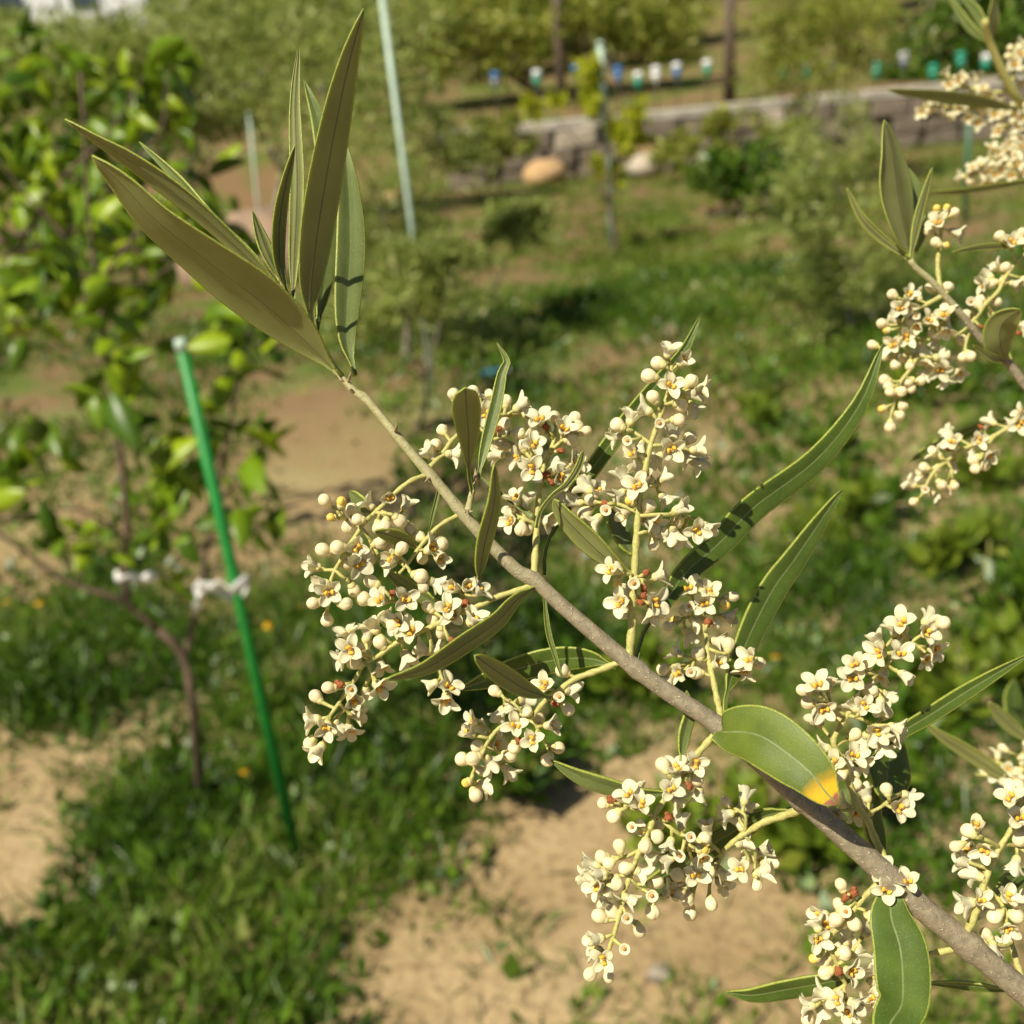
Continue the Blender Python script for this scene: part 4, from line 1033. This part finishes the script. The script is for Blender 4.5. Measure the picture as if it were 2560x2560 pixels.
limb(lem2, [lem2.location.copy()] + [on_y(x, y, 2.5) for x, y in ((-130, 1000), (-60, 760), (40, 640))], 0.014, 0.010, 'trunk', 'sapling_bark')
for s_, dy in (('40,640 110,480 120,380 60,200', 0.1), ('40,640 200,560 300,440 330,230', 0.0), ('200,560 430,500 520,380', 0.1), ('40,640 0,560 -40,500', -0.1), ('200,560 380,640 560,640', 0.0), ('300,440 400,330 420,180', 0.0)):
    limb(lem2, lp(s_, 2.5, dy), .006, .002, 'limb', 'sapling_bark', 7)
lem3 = thing('lemon_sapling', 'leafy lemon bush farther back, its crown overlapping the taller lemon tree', 'tree', Vector((-1.95, 3.2, gz(-1.95, 3.2) - 0.02)))
limb(lem3, [lem3.location.copy()] + [on_y(x, y, 3.2) for x, y in ((-120, 760), (-20, 620), (120, 560))], 0.015, 0.011, 'trunk', 'sapling_bark')
for s_ in ('120,560 200,500 120,420', '120,560 300,500 380,330', '120,560 380,580 580,500', '-20,620 60,660 100,700'):
    limb(lem3, lp(s_, 3.2, 0.0), .007, .002, 'limb', 'sapling_bark', 7)
BLOBS = [(lem3, 4, ((120, 420, 120, 36), (300, 380, 120, 34), (380, 300, 90, 24), (200, 560, 130, 40), (400, 540, 120, 36), (520, 560, 90, 24), (60, 680, 110, 30), (320, 680, 120, 34), (30, 480, 90, 22))),
         (lem, 2, ((93, 1160, 85, 20), (154, 1310, 75, 12), (391, 1217, 65, 14), (420, 1110, 70, 12), (391, 1342, 60, 12), (410, 1440, 40, 5), (643, 1110, 60, 10), (638, 1272, 65, 14), (289, 970, 60, 11), (242, 1366, 55, 8), (466, 1203, 65, 12), (620, 860, 75, 14), (20, 1230, 60, 9), (560, 720, 85, 16), (180, 760, 110, 22), (330, 860, 80, 12), (60, 800, 80, 14), (520, 1000, 60, 8), (250, 620, 110, 20))),
         (lem2, 3, ((100, 330, 140, 34), (60, 540, 140, 34), (250, 420, 130, 34), (330, 270, 90, 20), (420, 180, 70, 12), (180, 650, 130, 30), (440, 590, 120, 26), (320, 760, 120, 20), (500, 460, 90, 16), (30, 160, 90, 14), (560, 640, 80, 12), (250, 200, 90, 14)))]
for tree_, kk, bl in BLOBS:
    for bx, by, br, bn in bl:
        for k in range(bn):
            a = rng.random() * 6.28; rr = br * math.sqrt(rng.random())
            p = on_y(bx + rr * math.cos(a), by + rr * math.sin(a), {2: LY, 3: 2.5, 4: 3.2}[kk] + rng.uniform(-0.12, 0.30))
            o = bpy.data.objects.new('leaf', rng.choice(LLM))
            COL.objects.link(o); o.parent = tree_
            o.location = p - tree_.location
            o.rotation_euler = (rng.uniform(-1.3, 1.3), rng.uniform(-1.5, 1.0), rng.random() * 6.28)
            s_ = rng.uniform(0.85, 1.4); o.scale = (s_, s_, s_)

# ---- green stake and the white ties
sb = on_ground(748, 2160); stp = on_y(456, 872, sb.y)
stk = thing('garden_stake', 'thin bright green plastic garden stake standing beside the lemon sapling', 'stake', sb)
mb = MB(sb); mb.tube([sb - Vector((0, 0, 0.05)), sb.lerp(stp, 0.5), stp], 0.0115, 14)
add('rod', mb.mesh('rod'), stk, (0, 0, 0), ['green_plastic'])
mb = MB(sb); ax = (stp - sb).normalized(); mb.tube([stp - ax * 0.004, stp + ax * 0.012, stp + ax * 0.018], [0.0121, 0.0121, 0.010], 14)
add('end_cap', mb.mesh('end_cap'), stk, (0, 0, 0), ['pale_pipe'])
def ribbon(name, label, s, Y, w, dys):
    P = [on_y(x, y, Y + d) for (x, y), d in zip(pts(s), dys)]
    C = smooth_path(P, 26)
    mb = MB(P[0])
    pa = None
    for i, c in enumerate(C):
        T = (C[min(i + 1, 25)] - C[max(i - 1, 0)]).normalized()
        wv = Vector((0.25 * math.sin(i * 0.5), 0.5 * math.cos(i * 0.37), 1)); wv = (wv - T * wv.dot(T)).normalized() * w * (0.7 + 0.3 * math.sin(i * 0.6))
        nn = T.cross(wv).normalized() * 0.0006
        cur = [mb.vert(c + wv + nn), mb.vert(c + nn * (1 + 3 * math.sin(i))), mb.vert(c - wv + nn), mb.vert(c - wv - nn), mb.vert(c - nn), mb.vert(c + wv - nn)]
        if pa: mb.bridge(pa, cur)
        pa = cur
    return tag(add(name, mb.mesh(name), None, P[0], ['white_plastic']), label, 'plant tie', 'white plastic ties on the sapling')
ribbon('plant_tie', 'crumpled white plastic tie knotted round the green stake', 'T 1050,1330 1075,1270 1050,1200 1120,1230 1180,1190 1240,1240 1330,1180 1300,1260 1220,1270 1150,1220 1060,1210', LY - 0.09, 0.013, [0, .02, .03, 0, -.03, -.05, -.03, 0, .03, 0, 0])
ribbon('plant_tie', 'short white plastic tie wrapped round the lemon trunk away from the stake', 'T 615,1150 650,1170 700,1160 740,1180 790,1160 830,1180', LY - 0.12, 0.011, [0, -.02, -.02, 0, 0, .01])

# ---- poles
def pole(s, Y, r_, mat, label, name='pole', kind='pole'):
    (x0, y0), (x1, y1) = pts(s)
    b = on_y(x0, y0, Y); t = on_y(x1, y1, Y)
    d = (t - b).normalized()
    b = b - d * max(0.0, (b.z - gz(b.x, b.y) + 0.1) / d.z)
    root = thing(name, label, kind, b)
    mb = MB(b); mb.tube([b, b.lerp(t, 0.5), t], r_, 12)
    add('shaft', mb.mesh('shaft'), root, (0, 0, 0), [mat])
    mb = MB(b); mb.tube([t - d * 0.01, t + d * 0.02, t + d * 0.03], [r_ * 1.12, r_ * 1.12, r_ * 0.5], 12)
    add('cap', mb.mesh('cap'), root, (0, 0, 0), [mat])
pole('1030,570 950,-40', 5.5, 0.014, 'pale_pipe', 'tall pale blue-green pipe pole among the grey olive shrubs')
pole('1532,610 1500,112', 9.5, 0.028, 'pale_pipe', 'pale blue-green pipe pole with a yellow-green sapling round it')
pole('632,390 622,290', 9.6, 0.010, 'pale_pipe', 'faint thin pale pole standing over the reddish earth heap')
pole('2418,420 2424,280', 9.0, 0.022, 'dark_green_pipe', 'short dark green pole in front of the wall, under the blossom twig')
pole('2470,2000 2478,1640', 2.9, 0.010, 'dark_green_pipe', 'thin dark green stake among the weeds behind the straw-coloured leaves', 'garden_stake', 'stake')

# ---- crowns and shrubs
def crown(root, centers, n, ln, wr, mat, name='crown', up_=0.2):
    """leaves spread through ellipsoids: (point, rx, ry, rz, share)"""
    tot = sum(c[4] for c in centers)
    Ps = []
    for c, rx, ry, rz, sh in centers:
        k = int(n * sh / tot)
        m_ = max(4, k // 45)
        v = unit(m_) * (nr.uniform(0, 1, (m_, 1)) ** 0.45)
        cl = v[nr.integers(0, m_, k)] + nr.normal(size=(k, 3)) * 0.13
        Ps.append(np.array(c) + cl * np.array([rx, ry, rz]))
    P = np.concatenate(Ps)
    n = len(P)
    D = unit(n); D[:, 2] += up_; D /= np.linalg.norm(D, axis=1, keepdims=True)
    L_ = nr.uniform(0.6, 1.3, n) * ln
    Q = leaf_quads(P - np.array(root.location), D * L_[:, None], L_ * wr, unit(n))
    o = add(name, quads_mesh(name, Q, np.clip(nr.normal(0.5, 0.25, n), 0, 1), [mat]), root, (0, 0, 0))
    o['kind'] = 'stuff'
    return o
def shrub(name, label, blobs, Y, base_px, n, ln, wr, mat, bark, tr=0.03, cat='tree', group=None, thick=0.45):
    """blobs: (px, py, rx px, ry px, share) at distance Y"""
    b = on_y(*base_px, Y); b.z = gz(b.x, b.y) - 0.02
    root = thing(name, label, cat, b, group)
    cs = []
    for x, y, rx, ry, sh in blobs:
        c = on_y(x, y, Y + nr.uniform(-0.3, 0.3)); k = Y / FOCAL * 1.05
        cs.append((c, rx * k, max(rx, ry) * k * thick * 1.6, ry * k, sh))
    top = max((c[0] for c in cs), key=lambda v: v.z)
    fork = b.lerp(top, 0.3)
    limb(root, [b, b.lerp(fork, 0.5) + Vector((0.03, 0, 0)), fork], tr, tr * 0.75, 'trunk', bark, 8, 8)
    for c, *_ in cs:
        limb(root, [fork, fork.lerp(c, 0.5) + Vector((0.04, 0, 0.06)), c, c + (c - fork) * 0.3], tr * 0.55, tr * 0.12, 'limb', bark, 6, 10)
    crown(root, cs, n, ln, wr, mat)
    return root
G_ = 'olive trees in the grove'
OL = ('olive_foliage', 'olive_bark')
shrub('olive_tree', 'wispy grey-green young olive growing round the tall pale pole', [(850, 330, 150, 220, 3), (1080, 420, 120, 190, 2.4), (980, 160, 160, 130, 2), (900, 620, 170, 130, 2), (1120, 700, 120, 120, 1.2)], 6.2, (990, 760), 7000, 0.062, 0.14, *OL, 0.022)
shrub('olive_tree', 'grey-green young olive shrub standing before the wall, left of the upright blurred leaf', [(2080, 420, 130, 160, 2), (2170, 620, 150, 150, 2.5), (2050, 760, 120, 130, 1.5), (2200, 860, 130, 130, 1.5), (1960, 560, 90, 120, 1)], 5.6, (2110, 1060), 7000, 0.058, 0.14, *OL, 0.020)
shrub('olive_tree', 'loose olive sapling with yellowish leaves rising above the coloured cans', [(1980, 170, 130, 130, 2), (2120, 120, 130, 140, 2), (2030, 20, 170, 90, 2)], 12.5, (2040, 330), 5000, 0.10, 0.15, 'wood_foliage', 'olive_bark', 0.03)
shrub('citrus_sapling', 'small yellow-green sapling growing against the pale pipe pole before the wall', [(1560, 330, 55, 80, 2), (1480, 230, 50, 60, 1), (1530, 420, 45, 50, 1), (1470, 190, 40, 50, .6), (1370, 270, 50, 30, .5)], 9.4, (1540, 620), 1000, 0.10, 0.25, 'citrus_foliage', 'sapling_bark', 0.02, thick=0.3)
shrub('olive_tree', 'broad dusty olive tree crown in the far grove above the reddish heap', [(640, 130, 220, 120, 3), (480, 110, 170, 120, 2), (820, 60, 200, 90, 2)], 13.0, (620, 330), 9000, 0.12, 0.16, *OL, 0.07)
shrub('olive_tree', 'dense olive tree behind the lemon leaves with the white house over it', [(100, 160, 260, 100, 3), (330, 170, 200, 110, 2.5), (400, 300, 200, 100, 2), (560, 260, 160, 70, 1)], 11.0, (200, 420), 9000, 0.12, 0.16, *OL, 0.07)
shrub('shade_tree', 'yellowish green tree crown over the dark post on the terrace', [(1250, 60, 190, 110, 2), (1480, 30, 190, 90, 2), (1640, 80, 130, 80, 1), (1050, 60, 150, 110, 1.5)], 21.0, (1392, 250), 8000, 0.20, 0.2, 'wood_foliage', 'post_wood', 0.10)
shrub('shade_tree', 'dark green shrub on the terrace beside the right-hand cans', [(2380, 120, 150, 110, 2), (2520, 80, 120, 140, 2), (2300, 190, 110, 50, 1)], 19.5, (2400, 260), 6000, 0.18, 0.22, 'grass', 'post_wood', 0.06)
shrub('bush', 'low dark bush at the foot of the wall on the bright lawn', [(1870, 430, 130, 60, 2), (1700, 600, 80, 35, 1), (2000, 470, 90, 50, 1)], 10.5, (1850, 520), 3500, 0.11, 0.25, 'grass', 'olive_bark', 0.02, 'bush')
shrub('bush', 'weedy bush below the olive shrub, behind the dense blurred blossom', [(1300, 560, 90, 60, 1), (1200, 850, 140, 60, 1), (1050, 860, 140, 70, 1)], 6.6, (1180, 880), 3500, 0.08, 0.2, 'olive_foliage', 'olive_bark', 0.015, 'bush')
bpy.data.objects['bush.001']['label'] = 'weedy grey-green bush between the olive tree and the lawn'
shrub('bush', 'grey-green bush hiding the foot of the tall pale pole', [(1020, 700, 110, 110, 2), (900, 780, 120, 70, 1), (1120, 640, 70, 70, .8)], 4.9, (1010, 860), 3000, 0.06, 0.17, 'olive_foliage', 'olive_bark', 0.012, 'bush')
shrub('bush', 'straggling yellowish bush against the wall beside the tan boulder', [(1270, 330, 70, 60, 1), (1180, 380, 70, 60, 1)], 14.0, (1230, 420), 1500, 0.13, 0.2, 'wood_foliage', 'olive_bark', 0.015, 'bush')
shrub('bush', 'weedy green bush against the wall beyond the pale boulder', [(1700, 380, 60, 40, 1), (1800, 330, 60, 60, 1), (1960, 350, 80, 60, 1)], 14.5, (1800, 420), 1800, 0.13, 0.22, 'wood_foliage', 'olive_bark', 0.015, 'bush')
# leafy upright weeds behind the right of the branch
WD = [(2100, 1250, 3.9), (2300, 1120, 4.4), (2450, 1380, 3.6), (2200, 1500, 3.3), (2420, 1650, 2.8), (2050, 1560, 3.2), (2480, 1100, 4.4), (1950, 1150, 4.4), (2330, 2050, 2.2), (2180, 2080, 2.1), (2520, 2050, 2.2), (2080, 2330, 1.75), (2480, 1850, 2.5), (1700, 2280, 1.8), (1650, 1950, 2.3), (1330, 2150, 1.95)]
for i, (x, y, Y) in enumerate(WD):
    c = on_y(x, y, Y); b = Vector((c.x, Y, gz(c.x, Y) - 0.01))
    root = thing('leafy_weed', 'upright leafy weed growing from the soil behind the flowering twig', 'weed', b, 'upright weeds in the soil')
    h = min(0.5, max(0.16, c.z - b.z + 0.12))
    tp = b + Vector((0.03, 0, h))
    limb(root, [b, b.lerp(tp, .5) + Vector((.012, 0, 0)), tp], 0.004, 0.002, 'stem', 'rachis', 5, 6)
    crown(root, [(b + Vector((0, 0, h * 0.6)), 0.17, 0.15, h * 0.5, 1)], 190, 0.085, 0.20, 'lawn' if i % 3 else 'grass', 'foliage', 0.9)

# ---- stone retaining wall with its concrete cap
wall = thing('stone_wall', 'low dry-stone retaining wall with a pale concrete cap behind the lawn', 'wall', (4, WALL_Y, 0))
x = -6.0
k = 0
simple('wall_core', (0.10, 0.08, 0.065), 0.95, 0.2, 5)
mb = MB((4, WALL_Y, 0)); mb.box((6.6, WALL_Y + 0.18, 0.33), (7.1, 0.10, 0.36)); add('core', mb.mesh('core', False), wall, (0, 0, 0), ['wall_core'])
def stone_mesh(seed):
    q = random.Random(seed); mb = MB()
    mb.box((0, 0, 0), (0.5, 0.5, 0.5))
    mb.v = [tuple(c * (1 + q.uniform(-0.16, 0.06)) for c in v) for v in mb.v]
    me = mb.mesh('stone', False)
    bm = bmesh.new(); bm.from_mesh(me); bmesh.ops.bevel(bm, geom=bm.edges[:] + bm.verts[:], offset=0.07, segments=1, affect='EDGES'); bm.to_mesh(me); bm.free()
    return me
SM = [stone_mesh(i) for i in range(4)]
for mt_ in SM: mt_.materials.append(MATS['stone_grey'])
SV = {}
for row in range(3):
    x = -0.5 + 0.2 * row
    while x < 14:
        w = rng.uniform(0.35, 0.75)
        mt_ = rng.choices(['stone_grey', 'stone_pale', 'stone_tan'], [8, 0.8, 0.2])[0]
        sd = rng.randrange(4)
        if (sd, mt_) not in SV:
            me = SM[sd].copy(); me.materials.clear(); me.materials.append(MATS[mt_]); SV[sd, mt_] = me
        o = bpy.data.objects.new('stone', SV[sd, mt_]); COL.objects.link(o); o.parent = wall
        o.location = Vector((x + w / 2, WALL_Y + rng.uniform(-0.03, 0.05), 0.10 + 0.24 * row)) - wall.location
        o.scale = (w * 0.98, 0.42, 0.25); o.rotation_euler = (0, rng.uniform(-.06, .06), rng.uniform(-.05, .05))
        x += w
for i in range(5):
    mb = MB((4, WALL_Y, 0)); x0 = -0.6 + i * 3.0
    mb.box((x0 + 1.5, WALL_Y + 0.05, 0.78), (1.49, 0.24, 0.055))
    add('cap_slab', mb.mesh('cap_slab', False), wall, (0, 0, 0), ['concrete'])
for (x, y, s_, mt_, lab) in ((1365, 425, 0.55, 'stone_tan', 'large orange-tan boulder lying at the foot of the wall'), (1610, 385, 0.5, 'stone_pale', 'pale pointed boulder leaning on the wall near the yellow-green sapling'), (972, 355, 0.25, 'stone_tan', 'small tan rock behind the tall pale pole'), (1650, 2430, 0.045, 'stone_pale', 'small white pebble on the bare soil in front')):
    p = on_ground(x, y + 10)
    if p.y > 15.4: p = on_y(x, y, 15.3); p.z = 0
    mb = MB(); blob(mb, (0, 0, 0), 0.5, 0, random.Random(x), (1.1, 0.8, 0.75), None, 10, 7, 0.24)
    o = tag(add('boulder' if s_ > 0.1 else 'pebble', mb.mesh('boulder'), None, (p.x, p.y, gz(p.x, p.y) + s_ * 0.25), [mt_]), lab, 'stone')
    o.scale = (s_, s_, s_)
# ---- earth heap seen left of the pale pole
mb = MB(); hp = on_y(600, 350, 9.8)
blob(mb, (0, 0, 0), 1.0, 0, random.Random(5), (0.75, 0.6, 0.5), None, 16, 8, 0.10)
simple('red_earth', (0.28, 0.19, 0.125), 0.95, 0.3, 3, bmp=0.03)
o = tag(add('earth_heap', mb.mesh('earth_heap'), None, (hp.x, hp.y, 0.12), ['red_earth']), 'reddish heap of dry earth behind the lemon sapling', 'earth heap')

# ---- cans and bottles stuck on sticks along the terrace
CANS = [(1238, 195, 'blue', 'grey'), (1342, 190, 'white', 'green'), (1440, 178, 'blue', 'grey'), (1545, 180, 'blue', 'blue'), (1595, 195, 'white', 'green'), (1640, 180, 'white', 'white'), (1692, 172, 'white', 'blue'), (1768, 165, 'white', 'green'), (1960, 178, 'green', 'green'), (2015, 172, 'white', 'green'), (2080, 172, 'grey', 'grey'), (2192, 170, 'green', 'green'), (2260, 145, 'white', 'grey'), (2333, 175, 'green', 'green'), (2402, 145, 'green', 'green'), (2465, 150, 'white', 'green')]
CN = {'white': 'white', 'green': 'teal green', 'blue': 'blue', 'grey': 'dark grey'}
for x, y, c1, c2 in CANS:
    p = on_y(x, y, 17.6)
    b = Vector((p.x, p.y, gz(p.x, p.y) - 0.05))
    p.z = max(p.z, b.z + 0.28)
    lab = f'{CN[c2]} bottle with a {CN[c1]} upturned base on a stick above the wall' if c1 != c2 else f'all {CN[c1]} bottle upturned on a stick above the wall'
    root = thing('stick_bottle', lab, 'bottle', b, f'{CN[c1]} and {CN[c2]} bottles on sticks')
    mb = MB(b); mb.tube([b, b.lerp(p, .5), p + Vector((0, 0, .02))], 0.012, 8); add('stick', mb.mesh('stick'), root, (0, 0, 0), ['post_wood'])
    q = rng.uniform(-.06, .06)
    ax = Vector((q, q * .5, 1)).normalized()
    mb = MB(b); mb.tube([p - ax * .20, p - ax * .13, p - ax * .08, p], [.025, .03, .065, .07], 14); add('bottle_body', mb.mesh('bottle_body'), root, (0, 0, 0), [c2 + '_can'])
    mb = MB(b); mb.tube([p, p + ax * .07, p + ax * .09], [.072, .072, .05], 14); add('bottle_base', mb.mesh('bottle_base'), root, (0, 0, 0), [c1 + '_can'])
bb = on_ground(1226, 935); bb.z = gz(bb.x, bb.y) + 0.03
bot = thing('plastic_bottle', 'small blue plastic bottle lying in the grass beyond the blossom', 'bottle', bb)
mb = MB(bb); mb.tube([bb + Vector((-.07, 0, 0)), bb + Vector((-.06, 0, 0)), bb + Vector((.05, .02, 0)), bb + Vector((.08, .025, 0)), bb + Vector((.1, .03, 0))], [.012, .02, .02, .014, .009], 12); add('body', mb.mesh('body'), bot, (0, 0, 0), ['blue_scrap'])
mb = MB(bb); mb.tube([bb + Vector((.1, .03, 0)), bb + Vector((.118, .034, 0))], .014, 10); add('screw_cap', mb.mesh('screw_cap'), bot, (0, 0, 0), ['white_plastic'])
# ---- posts, house
def post(x, Y, y_top, r_, label):
    t = on_y(x, y_top, Y); b = Vector((t.x, t.y, gz(t.x, t.y) - 0.1)); t = Vector((b.x + 0.03, b.y, t.z + 0.8))
    root = thing('wooden_post', label, 'post', b)
    mb = MB(b); mb.tube([b, b.lerp(t, .5), t], [r_, r_ * .95, r_ * .9], 10, 0, True, 0.08); add('shaft', mb.mesh('shaft'), root, (0, 0, 0), ['post_wood'])
    mb = MB(b); mb.tube([t - Vector((.5, 0, .05)), t, t + Vector((.5, 0, -.05))], r_ * .6, 8); add('crossbar', mb.mesh('crossbar'), root, (0, 0, 0), ['post_wood'])
post(1822, 18.6, 60, 0.105, 'thick dark wooden post standing behind the row of bottles')
post(1392, 20.0, 60, 0.09, 'slimmer dark post beneath the yellowish tree crown')
hb = on_y(230, 40, 44.0)
house = thing('white_house', 'white house on the slope, only its lower wall seen above the olive trees', 'house', (hb.x, 44, gz(hb.x, 44)))
z0 = gz(hb.x, 44) - 1.0
def hpart(name, c, h, mat, par=house):
    mb = MB(house.location); mb.box(c, h); return add(name, mb.mesh(name, False), par, (0, 0, 0), [mat])
HW = hpart('wall', (hb.x, 46, z0 + 3.4), (4.5, 2.5, 3.4), 'house_wall')
hpart('roof', (hb.x, 46, z0 + 6.95), (4.9, 2.9, 0.14), 'house_roof')
for i in range(3):
    for j in range(2):
        hpart('window', (hb.x - 2.8 + i * 2.8, 43.47, z0 + 2.6 + j * 2.6), (0.5, 0.04, 0.65), 'window_glass')
# ---- far wood closing the view
def far_tree(i, x, y):
    b = Vector((x, y, gz(x, y) - 0.1)); h = rng.uniform(3.0, 5.0)
    kinds = ['rounded green tree on the far slope above the terrace', 'greyish olive tree on the far slope above the terrace', 'dry yellowish tree on the far slope above the terrace']
    k = i % 3
    root = thing('hillside_tree', kinds[k], 'tree', b, kinds[k].split(' on ')[0] + 's of the far slope')
    limb(root, [b, b + Vector((.1, 0, h * .3)), b + Vector((0, 0, h * .6))], 0.12, 0.07, 'trunk', 'olive_bark', 7, 6)
    cs = [(b + Vector((rng.uniform(-1, 1), rng.uniform(-.5, .5), h * rng.uniform(.35, .8))), 1.3, 1.1, 1.0, 1) for _ in range(4)]
    crown(root, cs, 2600, 0.24, 0.24, ('wood_foliage', 'olive_foliage', 'wood_foliage')[k])
i = 0
for row, (y, nx) in enumerate(((25, 9), (30, 10), (37, 12))):
    for k in range(nx):
        x = (k - (nx - 1) / 2) * (y * 1.25 / nx) + rng.uniform(-.8, .8)
        if y == 25 and 3.5 < x < 9: continue
        if abs(x / y - hb.x / 44) < 0.075: continue
        far_tree(i, x, y + rng.uniform(-1.5, 1.5)); i += 1
# ---- yellow wild flowers and a scrap of blue plastic
me_p = MB(); 
for k in range(5):
    a = k * 1.2566
    d = Vector((math.cos(a), math.sin(a), 0.25)); s_ = Vector((-math.sin(a), math.cos(a), 0))
    i0 = me_p.vert(d * 0.001); i1 = me_p.vert(d * 0.007 + s_ * 0.0042); i2 = me_p.vert(d * 0.012); i3 = me_p.vert(d * 0.007 - s_ * 0.0042)
    j0 = me_p.vert(d * 0.001 - Vector((0, 0, .0006))); me_p.face((i0, i3, i2, i1)); me_p.face((j0, i1, i2, i3))
pm = me_p.mesh('petals'); pm.materials.append(MATS['flower_yellow'])
for (x, y) in ((115, 1570), (30, 1550), (680, 1625), (630, 1985), (615, 1975), (1330, 420 + 900), (1990, 700), (2010, 730), (1935, 1690), (1620, 1720), (760, 1555), (1940, 690)):
    g = on_ground(x, y)
    if g.y > 8: g = g * (8 / g.y)
    b = Vector((g.x, g.y, gz(g.x, g.y)))
    root = thing('yellow_wildflower', 'tiny yellow wildflower standing in the grass', 'wildflower', b, 'yellow wildflowers in the grass')
    h = rng.uniform(.06, .10)
    limb(root, [b, b + Vector((.005, 0, h * .5)), b + Vector((.004, 0, h))], .0012, .001, 'stem', 'rachis', 5, 4)
    o = bpy.data.objects.new('petals', pm); COL.objects.link(o); o.parent = root; o.location = (.004, 0, h); s_ = 1.0 + 0.35 * b.y / 2; o.scale = (s_, s_, s_); o.rotation_euler = (rng.uniform(0, .6), rng.uniform(-.4, .4), rng.random() * 6)
